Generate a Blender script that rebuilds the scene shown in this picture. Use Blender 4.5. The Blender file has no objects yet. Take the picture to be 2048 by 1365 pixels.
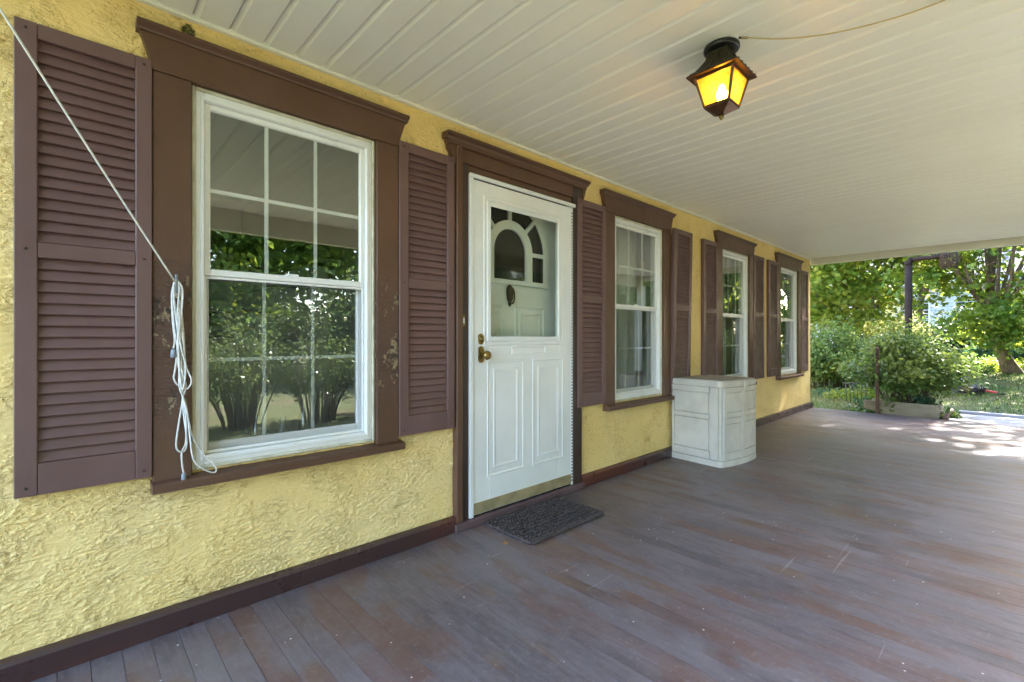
import bpy, math, random
import numpy as np
from mathutils import Vector, Matrix
SC = bpy.context.scene
COL = SC.collection
rad = math.radians
random.seed(7)
RNG = np.random.default_rng(11)

# ------------------------------------------------------------------ camera, sky, sun, exposure
CAM_D, CAM_H, FPX = 2.21, 1.112, 941.0          # distance to the house wall, eye height, focal length in photo pixels
YAW = math.atan2(999.0, 941.0)                  # angle between the view axis and the wall direction (+X)
FWD = Vector((math.cos(YAW), math.sin(YAW), 0)); RGT = Vector((math.sin(YAW), -math.cos(YAW), 0))
CAM = Vector((0, -CAM_D, CAM_H))
cd = bpy.data.cameras.new('camera'); cam = bpy.data.objects.new('camera', cd); COL.objects.link(cam)
cam.location = CAM; cam.rotation_euler = (rad(90), 0, YAW - rad(90))
cd.sensor_width = 36; cd.lens = FPX / 2048 * 36; cd.shift_y = -6.5 / 2048; cd.clip_start = 0.05; cd.clip_end = 500
SC.camera = cam

SUN_AZ, SUN_EL = rad(-15), rad(42)              # the sun stands beyond the far end of the porch
SUN_DIR = Vector((math.cos(SUN_AZ) * math.cos(SUN_EL), math.sin(SUN_AZ) * math.cos(SUN_EL), math.sin(SUN_EL)))
world = bpy.data.worlds.new('World'); SC.world = world; world.use_nodes = True
wn = world.node_tree.nodes; wl = world.node_tree.links
sky = wn.new('ShaderNodeTexSky'); sky.sky_type = 'NISHITA'; sky.sun_disc = False
sky.sun_elevation = SUN_EL; sky.sun_rotation = rad(90) - SUN_AZ
sky.air_density = 1.0; sky.dust_density = 2.0; sky.ozone_density = 1.0
wl.new(sky.outputs[0], wn['Background'].inputs[0]); wn['Background'].inputs[1].default_value = 0.15
sd = bpy.data.lights.new('sun', 'SUN'); sd.energy = 3.4; sd.angle = rad(0.6); sd.color = (1, .95, .86)
so = bpy.data.objects.new('sun', sd); COL.objects.link(so); so.location = (20, -12, 22)
so.rotation_euler = SUN_DIR.to_track_quat('Z', 'Y').to_euler()
SC.view_settings.view_transform = 'Standard'; SC.view_settings.look = 'None'
SC.view_settings.gamma = 1; SC.view_settings.use_curve_mapping = False
SC.view_settings.exposure = 4.1
SC.render.engine = 'CYCLES'
SC.cycles.use_denoising = True
SC.cycles.max_bounces = 8; SC.cycles.diffuse_bounces = 5; SC.cycles.transparent_max_bounces = 24
SC.cycles.sample_clamp_indirect = 6

# ------------------------------------------------------------------ helpers
def wallpt(px, py, p=0.0):                      # photo pixel -> point on the wall plane (p metres proud of it)
    t = (CAM_D - p) / (FWD.y * FPX + RGT.y * (px - 1024))
    v = CAM + (FWD * FPX + RGT * (px - 1024) + Vector((0, 0, 676 - py))) * t
    return v
def at(px, py, depth):                          # photo pixel + depth along the view axis -> point
    return CAM + (FWD + RGT * ((px - 1024) / FPX) + Vector((0, 0, (676 - py) / FPX))) * depth

class MB:
    """collects shapes into one mesh"""
    def __init__(s): s.v = []; s.f = []; s.sm = []
    def add(s, v, f, smooth=False):
        o = len(s.v); s.v += [tuple(q) for q in v]; s.f += [tuple(i + o for i in g) for g in f]; s.sm += [smooth] * len(f); return s
    def box(s, x0, x1, y0, y1, z0, z1, b=0.0):
        if x1 < x0: x0, x1 = x1, x0
        if y1 < y0: y0, y1 = y1, y0
        if z1 < z0: z0, z1 = z1, z0
        b = min(b, .45 * min(x1 - x0, y1 - y0, z1 - z0))
        if b <= 0:
            v = [(x, y, z) for x in (x0, x1) for y in (y0, y1) for z in (z0, z1)]
            f = [(0, 1, 3, 2), (4, 6, 7, 5), (0, 4, 5, 1), (2, 3, 7, 6), (0, 2, 6, 4), (1, 5, 7, 3)]
            return s.add(v, f)
        X = (x0, x1); Y = (y0, y1); Z = (z0, z1); v = []; ix = {}
        for i in (0, 1):
            for j in (0, 1):
                for k in (0, 1):
                    sx, sy, sz = (1 - 2 * i) * b, (1 - 2 * j) * b, (1 - 2 * k) * b
                    ix[i, j, k, 0] = len(v); v.append((X[i], Y[j] + sy, Z[k] + sz))
                    ix[i, j, k, 1] = len(v); v.append((X[i] + sx, Y[j], Z[k] + sz))
                    ix[i, j, k, 2] = len(v); v.append((X[i] + sx, Y[j] + sy, Z[k]))
        f = []
        for a in (0, 1, 2):
            for e in (0, 1):
                c = []
                for p, q in ((0, 0), (1, 0), (1, 1), (0, 1)):
                    t = [p, q]; t.insert(a, e); c.append(ix[t[0], t[1], t[2], a])
                f.append(c if e else c[::-1])
        for a, b2 in ((0, 1), (0, 2), (1, 2)):
            o = 3 - a - b2
            for p in (0, 1):
                for q in (0, 1):
                    k0 = [0, 0, 0]; k0[a] = p; k0[b2] = q; k1 = list(k0); k1[o] = 1
                    f.append((ix[(*k0, a)], ix[(*k0, b2)], ix[(*k1, b2)], ix[(*k1, a)]))
        for i in (0, 1):
            for j in (0, 1):
                for k in (0, 1): f.append((ix[i, j, k, 0], ix[i, j, k, 1], ix[i, j, k, 2]))
        return s.add(v, f)
    def tube(s, pts, r, n=8, cap=True, smooth=True):
        pts = [Vector(p) for p in pts]; m = len(pts)
        if not hasattr(r, '__len__'): r = [r] * m
        v = []; prev = None
        for i, p in enumerate(pts):
            d = (pts[min(i + 1, m - 1)] - pts[max(i - 1, 0)])
            if d.length < 1e-9: d = Vector((0, 0, 1))
            d.normalize()
            if prev is None:
                u = d.orthogonal().normalized()
            else:
                u = (prev - d * prev.dot(d))
                u = u.normalized() if u.length > 1e-6 else d.orthogonal().normalized()
            prev = u; w = d.cross(u)
            for k in range(n):
                a = 2 * math.pi * k / n; v.append(p + (u * math.cos(a) + w * math.sin(a)) * r[i])
        f = []
        for i in range(m - 1):
            for k in range(n):
                f.append((i * n + k, i * n + (k + 1) % n, (i + 1) * n + (k + 1) % n, (i + 1) * n + k))
        if cap: f += [tuple(range(n))[::-1], tuple(range((m - 1) * n, m * n))]
        return s.add(v, f, smooth)
    def lathe(s, prof, c=(0, 0, 0), n=20, axis='z'):
        v = []; f = []
        for r, z in prof:
            for k in range(n):
                a = 2 * math.pi * k / n; x, y = r * math.cos(a), r * math.sin(a)
                q = (x, y, z) if axis == 'z' else ((x, -z, y) if axis == 'y' else (z, x, y))
                v.append((q[0] + c[0], q[1] + c[1], q[2] + c[2]))
        for i in range(len(prof) - 1):
            for k in range(n): f.append((i * n + k, i * n + (k + 1) % n, (i + 1) * n + (k + 1) % n, (i + 1) * n + k))
        f += [tuple(range(n))[::-1], tuple(range((len(prof) - 1) * n, len(prof) * n))]
        return s.add(v, f, True)
    def prism(s, poly, a0, a1, axis='z'):
        """polygon in a plane extruded along axis: x -> poly is (y,z); y -> (x,z); z -> (x,y)"""
        def q(p, a): return (a, p[0], p[1]) if axis == 'x' else ((p[0], a, p[1]) if axis == 'y' else (p[0], p[1], a))
        n = len(poly); v = [q(p, a0) for p in poly] + [q(p, a1) for p in poly]
        f = [tuple(range(n))[::-1], tuple(range(n, 2 * n))] + [(i, (i + 1) % n, n + (i + 1) % n, n + i) for i in range(n)]
        return s.add(v, f)
    def frame(s, x0, x1, z0, z1, w, y0, y1, b=.002):
        """a rectangular ring in the wall plane; w = (left, right, bottom, top) or one width"""
        l, r, bo, to = w if hasattr(w, '__len__') else (w,) * 4
        s.box(x0, x0 + l, y0, y1, z0, z1, b); s.box(x1 - r, x1, y0, y1, z0, z1, b)
        s.box(x0 + l, x1 - r, y0, y1, z0, z0 + bo, b); s.box(x0 + l, x1 - r, y0, y1, z1 - to, z1, b); return s
    def mesh(s, name):
        me = bpy.data.meshes.new(name); me.from_pydata(s.v, [], s.f)
        import bmesh
        bm = bmesh.new(); bm.from_mesh(me); bmesh.ops.recalc_face_normals(bm, faces=bm.faces); bm.to_mesh(me); bm.free()
        if any(s.sm):
            me.polygons.foreach_set('use_smooth', np.array(s.sm, dtype=bool))
            me.update()
        return me
    def build(s, name, mat, parent=None, loc=None):
        return link(name, s.mesh(name), mat, parent, loc)

def link(name, me, mat=None, parent=None, loc=None):
    if mat is not None and not me.materials: me.materials.append(mat)
    o = bpy.data.objects.new(name, me); COL.objects.link(o)
    if parent is not None: o.parent = parent
    if loc is not None: o.location = loc
    return o
def tag(o, label=None, cat=None, group=None, kind=None):
    for k, v in (('label', label), ('category', cat), ('group', group), ('kind', kind)):
        if v: o[k] = v
    return o
def empty(name, loc=(0, 0, 0), parent=None, rz=0):
    o = bpy.data.objects.new(name, None); COL.objects.link(o); o.location = loc; o.rotation_euler = (0, 0, rz)
    o.empty_display_size = .1
    if parent is not None: o.parent = parent
    return o
def copy_tree(o, parent=None):
    c = o.copy(); COL.objects.link(c); c.parent = parent
    for ch in list(o.children): copy_tree(ch, c)
    return c

# ------------------------------------------------------------------ materials
class NT:
    def __init__(s, name):
        s.m = bpy.data.materials.new(name); s.m.use_nodes = True; s.t = s.m.node_tree
        s.b = s.t.nodes['Principled BSDF']; s.out = s.t.nodes['Material Output']
        s.geo = s.t.nodes.new('ShaderNodeNewGeometry'); s.pos = s.geo.outputs['Position']
    def n(s, t, **kw):
        q = s.t.nodes.new(t)
        for k, v in kw.items(): setattr(q, k, v)
        return q
    def l(s, a, b): s.t.links.new(a, b)
    def val(s, sock, v):
        if hasattr(v, 'is_output'): s.l(v, sock)
        else: sock.default_value = v if not hasattr(v, '__len__') or len(v) != 3 or sock.type != 'RGBA' else (*v, 1)
    def map(s, scale=(1, 1, 1), src=None, rot=(0, 0, 0)):
        q = s.n('ShaderNodeMapping'); s.l(src or s.pos, q.inputs[0]); q.inputs['Scale'].default_value = scale; q.inputs['Rotation'].default_value = rot; return q.outputs[0]
    def noise(s, scale, detail=4, rough=.55, dist=0, src=None):
        q = s.n('ShaderNodeTexNoise'); s.l(src or s.pos, q.inputs['Vector'])
        q.inputs['Scale'].default_value = scale; q.inputs['Detail'].default_value = detail; q.inputs['Roughness'].default_value = rough; q.inputs['Distortion'].default_value = dist
        return q.outputs[0]
    def voro(s, scale, feat='F1', src=None):
        q = s.n('ShaderNodeTexVoronoi'); q.feature = feat; s.l(src or s.pos, q.inputs['Vector']); q.inputs['Scale'].default_value = scale; return q.outputs[0]
    def rng(s, v, a, b, c=0, d=1):
        q = s.n('ShaderNodeMapRange'); q.interpolation_type = 'SMOOTHSTEP'; s.l(v, q.inputs[0])
        for i, x in enumerate((a, b, c, d)): q.inputs[i + 1].default_value = x
        return q.outputs[0]
    def math(s, op, a, b=0.0, c=None):
        q = s.n('ShaderNodeMath', operation=op); s.val(q.inputs[0], a); s.val(q.inputs[1], b)
        if c is not None: s.val(q.inputs[2], c)
        return q.outputs[0]
    def mix(s, f, a, b):
        q = s.n('ShaderNodeMix', data_type='RGBA'); s.val(q.inputs[0], f); s.val(q.inputs[6], a); s.val(q.inputs[7], b); return q.outputs[2]
    def bump(s, h, dist, strength=1):
        q = s.n('ShaderNodeBump'); s.l(h, q.inputs['Height']); q.inputs['Distance'].default_value = dist; q.inputs['Strength'].default_value = strength
        s.l(q.outputs[0], s.b.inputs['Normal']); return q
    def set(s, **kw):
        nm = dict(col='Base Color', rough='Roughness', metal='Metallic', spec='Specular IOR Level', coat='Coat Weight', ior='IOR', trans='Transmission Weight')
        for k, v in kw.items(): s.val(s.b.inputs[nm[k]], v)
        return s
def obj_rand(nt): return nt.n('ShaderNodeObjectInfo').outputs['Random']

def pmat(name, col, rough=.5, col2=None, ns=4, lo=.35, hi=.65, bs=0, bd=.0005, metal=0, spec=.5, stretch=(1, 1, 1), orand=0.0, rvar=.08):
    t = NT(name); src = t.map(stretch)
    c = col
    if col2 is not None: c = t.mix(t.rng(t.noise(ns, 5, src=src), lo, hi), col, col2)
    if orand:
        h = t.n('ShaderNodeHueSaturation'); t.val(h.inputs['Color'], c); t.l(t.math('MULTIPLY_ADD', obj_rand(t), orand, 1 - orand / 2), h.inputs['Value']); c = h.outputs[0]
    t.set(col=c, metal=metal, spec=spec)
    t.set(rough=t.rng(t.noise(ns * 2.3 + 3, 3), .3, .7, max(.02, rough - rvar), min(1, rough + rvar)))
    if bs: t.bump(t.noise(bs, 5, src=src), bd)
    return t.m

M = {}
def m_stucco():
    t = NT('yellow_stucco')
    src = t.map((.7, 1, 1.45))
    smooth = t.rng(t.noise(3.6, 4, .65, .5), .36, .62, .2, 1)          # trowelled and dashed patches
    big = t.rng(t.noise(15, 3, .5, .1, src), .36, .66)
    lump = t.rng(t.noise(60, 4, .55, .25, src), .40, .64)
    fine = t.noise(150, 3, .6, .2)
    rid = t.math('ABSOLUTE', t.math('SUBTRACT', t.noise(19, 4, .6, .6, src), .5))
    crev = t.math('MULTIPLY', t.rng(rid, .0, .022, 1, 0), t.rng(t.noise(5, 2), .5, .62))      # torn edges between the dashes
    h = t.math('ADD', t.math('MULTIPLY', big, .45), t.math('ADD', t.math('MULTIPLY', lump, .62), t.math('MULTIPLY', fine, .50)))
    h = t.math('MULTIPLY', h, smooth)
    h = t.math('MULTIPLY_ADD', crev, -.45, h)
    c = t.mix(t.rng(t.noise(1.3, 4, .6), .35, .7), (.86, .63, .245), (.89, .68, .32))
    c = t.mix(t.rng(t.noise(7, 5, .7), .55, .8, 0, .5), c, (.88, .70, .36))
    pit_shade = t.rng(t.noise(62, 3, .6, .2, t.map((1.5, 1, .8))), .40, .31, 0, .75)  # dark flecks painted as the shade of small pits, without relief
    c = t.mix(t.math('MULTIPLY', pit_shade, smooth), c, (.38, .23, .05))
    c = t.mix(t.math('MULTIPLY', crev, .55), c, (.42, .26, .06))  # shade inside the crevices is painted into the colour as well
    dirt = t.math('MULTIPLY', t.rng(t.noise(3.3, 6, .7), .50, .68), .14)
    c = t.mix(dirt, c, (.55, .43, .22))
    chip = t.rng(t.noise(9, 2, .5), .765, .775)
    c = t.mix(chip, c, (.62, .62, .62))
    # the old fixing hole with broken plaster over the near window
    d = t.n('ShaderNodeVectorMath', operation='DISTANCE'); t.l(t.pos, d.inputs[0]); d.inputs[1].default_value = (.338, 0, 2.318)
    sp = t.rng(t.math('ADD', d.outputs['Value'], t.math('MULTIPLY', t.noise(40, 3), .03)), .036, .042, 1, 0)
    c = t.mix(sp, c, t.mix(t.rng(t.noise(90, 3), .4, .6), (.05, .045, .02), (.22, .19, .06)))
    h = t.math('MULTIPLY_ADD', sp, -1.1, h)
    t.set(col=c, rough=.72, spec=.3)
    dn = t.n('ShaderNodeDisplacement'); t.l(h, dn.inputs['Height']); dn.inputs['Midlevel'].default_value = .5; dn.inputs['Scale'].default_value = .0074
    t.l(dn.outputs[0], t.out.inputs['Displacement']); t.m.displacement_method = 'BOTH'
    return t.m
M['stucco'] = m_stucco()

def m_floor():
    t = NT('weathered_porch_paint')
    r = obj_rand(t)
    sh = t.n('ShaderNodeCombineXYZ'); t.l(t.math('MULTIPLY', r, 37.0), sh.inputs[1])
    va = t.n('ShaderNodeVectorMath', operation='ADD'); t.l(t.pos, va.inputs[0]); t.l(sh.outputs[0], va.inputs[1]); p2 = va.outputs[0]
    grain = t.noise(16, 6, .65, .4, t.map((3.4, .5, 1), p2))
    base = t.mix(t.rng(t.math('MULTIPLY_ADD', r, .18, grain), .38, .72), (.086, .066, .072), (.148, .119, .127))
    big = t.noise(.9, 5, .62, .3)
    base = t.mix(t.rng(big, .45, .62, 0, .6), base, (.185, .155, .162))                 # dusty paler paint
    wear = t.noise(1.5, 5, .65, .5, t.map((2.2, .8, 1)))
    board = t.rng(t.math('MULTIPLY_ADD', r, .16, t.noise(1.1, 5, .6, .3, t.map((1.5, 1.5, 1), p2))), .54, .65, 0, .8)
    base = t.mix(t.math('MULTIPLY', board, t.rng(wear, .38, .6)), base, (.130, .062, .044))  # red brown layer worn through
    spot = t.rng(t.noise(2.4, 5, .6, .2, t.map((1.6, .8, 1), p2)), .55, .68, 0, .7)
    base = t.mix(spot, base, (.155, .085, .042))
    mot = t.rng(t.noise(7, 9, .78), .42, .66, 0, .32); base = t.mix(mot, base, (.185, .158, .160))
    dk = t.rng(t.noise(2.3, 6, .7, .3, t.map((1.6, .6, 1), p2)), .50, .68, 0, .55); base = t.mix(dk, base, (.06, .05, .055))
    scuff = t.rng(t.noise(38, 9, .82), .53, .70, 0, .45); base = t.mix(scuff, base, (.34, .32, .33))
    speck = t.rng(t.voro(15), .045, .065, 1, 0); keep = t.rng(t.noise(3.1, 2), .46, .52)
    base = t.mix(t.math('MULTIPLY', speck, keep), base, (.72, .70, .66))
    flake = t.rng(t.noise(60, 3, .6), .735, .76, 0, .8); base = t.mix(t.math('MULTIPLY', flake, t.rng(t.noise(2.2, 2), .5, .6)), base, (.62, .60, .58))
    scr = t.rng(t.noise(14, 2, .5, 0, t.map((.12, 2.6, 1), rot=(0, 0, rad(24)))), .70, .73, 0, .35); base = t.mix(scr, base, (.4, .36, .35))
    t.set(col=base, spec=.55)
    t.set(rough=t.math('ADD', t.rng(big, .3, .7, .36, .5), t.math('MULTIPLY', scuff, .3)))
    t.bump(t.math('ADD', grain, t.math('MULTIPLY', scuff, .6)), .0012)
    return t.m
M['floor'] = m_floor()

def m_casing(name, peel):
    t = NT(name)
    g = t.noise(22, 6, .65, .5, t.map((1, 1, .16)))
    c = t.mix(t.rng(t.noise(2.2, 4), .3, .7), (.100, .048, .027), (.125, .063, .040))
    c = t.mix(t.rng(t.noise(10, 6, .7), .55, .75, 0, .4), c, (.05, .028, .022))
    h = t.math('MULTIPLY', g, .5)
    if peel:
        sx = t.n('ShaderNodeSeparateXYZ'); t.l(t.pos, sx.inputs[0])
        zone = t.math('MULTIPLY', t.rng(sx.outputs[2], 1.55, 1.28, 0, 1), t.rng(sx.outputs[2], .66, .9))
        crack = t.noise(30, 6, .7, 1.2, t.map((1, 1, 2.2)))
        flake = t.rng(t.math('MULTIPLY_ADD', zone, .15, t.noise(12, 10, .75, .4, t.map((1, 1, .7)))), .705, .715)
        wood = t.mix(t.rng(t.noise(60, 3, .5, 0, t.map((1, 1, .2))), .4, .6), (.26, .18, .09), (.36, .27, .16))
        under = t.mix(t.rng(t.noise(28, 3), .48, .56), wood, (.05, .03, .02))
        c = t.mix(flake, c, under)
        h = t.math('ADD', h, t.math('ADD', t.math('MULTIPLY', flake, -.8), t.math('MULTIPLY', t.math('MULTIPLY', zone, t.rng(crack, .42, .55)), .8)))
    t.set(col=c, rough=t.rng(g, .3, .7, .36, .52), spec=.45); t.bump(h, .0022)
    return t.m
M['casing'] = m_casing('brown_trim_paint', False); M['peel'] = m_casing('peeling_brown_paint', True)
M['shutter'] = pmat('brown_vinyl', (.126, .066, .061), .46, (.150, .083, .080), 3, bs=160, bd=.0004, stretch=(1, 1, .3))
M['screw'] = pmat('dark_screw', (.03, .02, .02), .5)
M['door_frame'] = pmat('dark_brown_door_trim', (.040, .022, .017), .45, (.056, .031, .024), 5, bs=30, bd=.001, stretch=(1, 1, .2))
M['ceil'] = pmat('cream_soffit_vinyl', (.83, .81, .74), .42, (.85, .835, .77), 1.2, bs=220, bd=.0001, orand=.02)
M['beam'] = pmat('cream_beam_paint', (.68, .65, .53), .5, (.74, .71, .60), 2, bs=60, bd=.0004)
M['vinyl'] = pmat('white_window_vinyl', (.80, .80, .79), .35, (.72, .72, .69), 6, lo=.5, hi=.8)
M['caulk'] = pmat('aged_cream_caulk', (.66, .63, .50), .7, (.5, .46, .34), 12, bs=50, bd=.002)
M['door'] = pmat('white_door_paint', (.80, .81, .82), .38, (.74, .75, .76), 2.5, bs=120, bd=.0002)
M['brass'] = pmat('aged_brass', (.36, .24, .075), .36, (.16, .10, .035), 30, metal=.85)
M['kick'] = pmat('tarnished_brass_plate', (.52, .43, .25), .4, (.38, .31, .18), 8, metal=.4)
M['bronze'] = pmat('dark_bronze', (.05, .03, .018), .5, (.08, .045, .025), 40, metal=.2)
M['black'] = pmat('black_enamel', (.008, .008, .011), .3)
M['iron'] = pmat('old_lantern_metal', (.075, .062, .034), .45, (.03, .024, .016), 40, metal=.4, bs=90, bd=.001)
M['copper'] = pmat('warm_brown_metal', (.10, .045, .018), .4, (.06, .03, .014), 30, metal=.5)
M['base'] = pmat('dark_baseboard_paint', (.052, .026, .026), .34, (.115, .034, .022), 1.7, lo=.5, hi=.7, bs=40, bd=.0006, stretch=(.3, 1, 1))
M['sillp'] = pmat('purple_brown_threshold', (.098, .058, .066), .45, (.13, .082, .088), 5, bs=40, bd=.0006)
M['plastic'] = pmat('grey_white_resin', (.57, .53, .465), .5, (.49, .455, .40), 5, bs=200, bd=.0004)
M['lidtop'] = pmat('dusty_resin_lid', (.42, .385, .34), .6, (.33, .295, .255), 7, bs=120, bd=.0005)
M['cord'] = pmat('white_braided_cord', (.74, .72, .69), .7, (.6, .58, .55), 60, bs=400, bd=.0006)
M['plug'] = pmat('grey_plastic_tip', (.26, .30, .36), .4)
M['wire'] = pmat('tan_cable', (.52, .40, .17), .5)
M['mat'] = pmat('dark_rope', (.046, .034, .033), .85, (.080, .061, .058), 40, bs=300, bd=.002)
M['dryleaf'] = pmat('dry_leaf', (.28, .14, .05), .7)
M['dark'] = pmat('dark_understructure', (.03, .025, .022), .8)
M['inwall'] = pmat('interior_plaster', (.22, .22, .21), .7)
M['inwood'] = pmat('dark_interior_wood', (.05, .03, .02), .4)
M['inwhite'] = pmat('interior_white_paint', (.66, .68, .70), .5)
M['curtain'] = pmat('sheer_curtain', (.78, .77, .72), .9)
M['pole'] = pmat('brown_steel', (.014, .009, .009), .8, (.022, .015, .014), 8, spec=.2)
M['rust'] = pmat('rusty_post', (.075, .04, .028), .7, (.12, .06, .035), 14, bs=60, bd=.002)
M['basket'] = pmat('wicker', (.045, .024, .014), .75)
M['timber'] = pmat('weathered_timber', (.34, .28, .19), .75, (.22, .175, .12), 5, bs=40, bd=.002, stretch=(1, .3, 1))
M['greywood'] = pmat('grey_deck_wood', (.34, .32, .34), .6, (.26, .24, .26), 4, bs=40, bd=.001, stretch=(1, .3, 1))
M['soil'] = pmat('garden_soil', (.045, .032, .022), .95, (.08, .06, .04), 8, bs=40, bd=.02)
M['siding'] = pmat('pale_blue_siding', (.60, .63, .68), .6, (.55, .58, .63), 1.5)
M['nroof'] = pmat('grey_shingle', (.10, .10, .11), .85, (.14, .14, .15), 4)
M['ntrim'] = pmat('white_trim', (.74, .75, .76), .5)
M['nglass'] = pmat('dark_window_glass', (.02, .025, .03), .08, spec=.8)
M['bark'] = pmat('tree_bark', (.16, .12, .085), .9, (.085, .062, .045), 9, bs=25, bd=.02, stretch=(1, 1, .25))
M['twig'] = pmat('brown_stem', (.10, .07, .04), .85, (.06, .04, .025), 9)
M['sack'] = pmat('black_plastic_sack', (.02, .02, .026), .25, (.035, .035, .045), 8)
M['sackw'] = pmat('pale_printed_sack', (.55, .55, .56), .4, (.05, .05, .06), 5, lo=.45, hi=.55)
M['red'] = pmat('red_paint', (.55, .05, .045), .4)
M['rackm'] = pmat('dark_iron_rack', (.03, .03, .032), .5)

def m_glass(name, tint=(.93, .95, .94), ior=1.75):
    t = NT(name); t.t.nodes.remove(t.b)
    tr = t.n('ShaderNodeBsdfTransparent'); tr.inputs[0].default_value = (*tint, 1)
    gl = t.n('ShaderNodeBsdfGlossy'); gl.inputs['Roughness'].default_value = 0; gl.inputs['Color'].default_value = (.95, .97, .96, 1)
    dp = t.n('ShaderNodeVectorMath', operation='DOT_PRODUCT'); t.l(t.geo.outputs['Normal'], dp.inputs[0]); t.l(t.geo.outputs['Incoming'], dp.inputs[1])
    c = t.math('SUBTRACT', 1.0, t.math('ABSOLUTE', dp.outputs['Value'])); f0 = ((ior - 1) / (ior + 1)) ** 2
    fr = t.math('MULTIPLY_ADD', t.math('POWER', c, 5.0), 1 - f0, f0)
    bp = t.n('ShaderNodeBump'); t.l(t.noise(2.4, 2), bp.inputs['Height']); bp.inputs['Distance'].default_value = .0005; t.l(bp.outputs[0], gl.inputs['Normal'])
    mx = t.n('ShaderNodeMixShader'); t.l(fr, mx.inputs[0]); t.l(tr.outputs[0], mx.inputs[1]); t.l(gl.outputs[0], mx.inputs[2])
    t.l(mx.outputs[0], t.out.inputs[0]); return t.m
M['glass'] = m_glass('window_glass', ior=2.3); M['dglass'] = m_glass('storm_glass', (.90, .92, .88), 1.26)
def m_screen():
    t = NT('insect_screen_mesh'); t.t.nodes.remove(t.b)
    tr = t.n('ShaderNodeBsdfTransparent'); df = t.n('ShaderNodeBsdfDiffuse'); df.inputs[0].default_value = (.10, .105, .11, 1)
    mx = t.n('ShaderNodeMixShader'); mx.inputs[0].default_value = .11; t.l(tr.outputs[0], mx.inputs[1]); t.l(df.outputs[0], mx.inputs[2]); t.l(mx.outputs[0], t.out.inputs[0]); return t.m
M['screen'] = m_screen()
M['darkglass'] = pmat('dark_door_light', (.012, .011, .010), .08, spec=.4)
def m_amber():
    t = NT('amber_seeded_glass'); t.t.nodes.remove(t.b)
    a = t.n('ShaderNodeBsdfTranslucent'); d = t.n('ShaderNodeBsdfRefraction'); d.inputs['IOR'].default_value = 1.05; d.inputs['Roughness'].default_value = .42
    c = t.mix(t.rng(t.noise(120, 3), .35, .65), (.90, .47, .035), (.97, .62, .09)); t.l(c, a.inputs[0]); t.l(c, d.inputs[0])
    mx = t.n('ShaderNodeMixShader'); mx.inputs[0].default_value = .72; t.l(a.outputs[0], mx.inputs[1]); t.l(d.outputs[0], mx.inputs[2]); t.l(mx.outputs[0], t.out.inputs[0]); return t.m
M['amber'] = m_amber()
def m_emit(name, col, s):
    t = NT(name); t.b.inputs['Emission Color'].default_value = (*col, 1); t.b.inputs['Emission Strength'].default_value = s; t.set(col=(.8, .7, .5)); return t.m
M['bulb'] = m_emit('lit_bulb', (1, .74, .38), 7)

def m_leaf(name, c1, c2, c3, trans=.45, rough=.45):
    t = NT(name); t.t.nodes.remove(t.b)
    r = t.geo.outputs['Random Per Island']
    c = t.mix(t.rng(r, 0, 1), c1, c2)
    c = t.mix(t.rng(t.noise(1.1, 3), .45, .7), c, c3)
    p = t.n('ShaderNodeBsdfPrincipled'); t.l(c, p.inputs['Base Color']); p.inputs['Roughness'].default_value = rough; p.inputs['Specular IOR Level'].default_value = .35
    h = t.n('ShaderNodeHueSaturation'); h.inputs['Value'].default_value = 1.7; h.inputs['Hue'].default_value = .475; t.l(c, h.inputs['Color'])
    tl = t.n('ShaderNodeBsdfTranslucent'); t.l(h.outputs[0], tl.inputs[0])
    mx = t.n('ShaderNodeMixShader'); mx.inputs[0].default_value = trans; t.l(p.outputs[0], mx.inputs[1]); t.l(tl.outputs[0], mx.inputs[2]); t.l(mx.outputs[0], t.out.inputs[0]); return t.m
M['maple'] = m_leaf('maple_leaf', (.06, .13, .022), (.11, .19, .025), (.17, .22, .02), .5)
M['maple2'] = m_leaf('yellow_green_leaf', (.09, .165, .02), (.15, .21, .025), (.20, .225, .03), .5)
M['blueleaf'] = m_leaf('cool_green_leaf', (.035, .09, .05), (.05, .11, .06), (.07, .13, .045), .35)
M['bushleaf'] = m_leaf('bush_leaf', (.065, .13, .028), (.10, .17, .038), (.15, .20, .04), .4)
M['willow'] = m_leaf('willow_leaf', (.19, .23, .07), (.24, .27, .09), (.28, .29, .11))
M['darkleaf'] = m_leaf('dark_green_leaf', (.022, .055, .024), (.035, .075, .03), (.05, .085, .03), .3)
M['hedge'] = m_leaf('hedge_leaf', (.06, .11, .03), (.10, .15, .045), (.13, .18, .06), .35, .3)
M['grass'] = m_leaf('grass_blade', (.05, .11, .03), (.09, .14, .035), (.16, .15, .06), .3)
M['farleaf'] = m_leaf('far_tree_leaf', (.045, .10, .02), (.08, .14, .025), (.13, .17, .03))

def m_ground():
    t = NT('lawn_and_leaf_litter')
    g = t.mix(t.rng(t.noise(9, 6, .7), .35, .65), (.085, .11, .045), (.15, .155, .075))
    g = t.mix(t.rng(t.noise(.7, 4, .6), .5, .66), g, (.17, .13, .085))
    g = t.mix(t.rng(t.noise(28, 5, .7), .58, .7), g, (.20, .16, .10))
    t.set(col=g, rough=.95, spec=.2); t.bump(t.noise(40, 5, .7), .03); return t.m
M['ground'] = m_ground()

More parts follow.
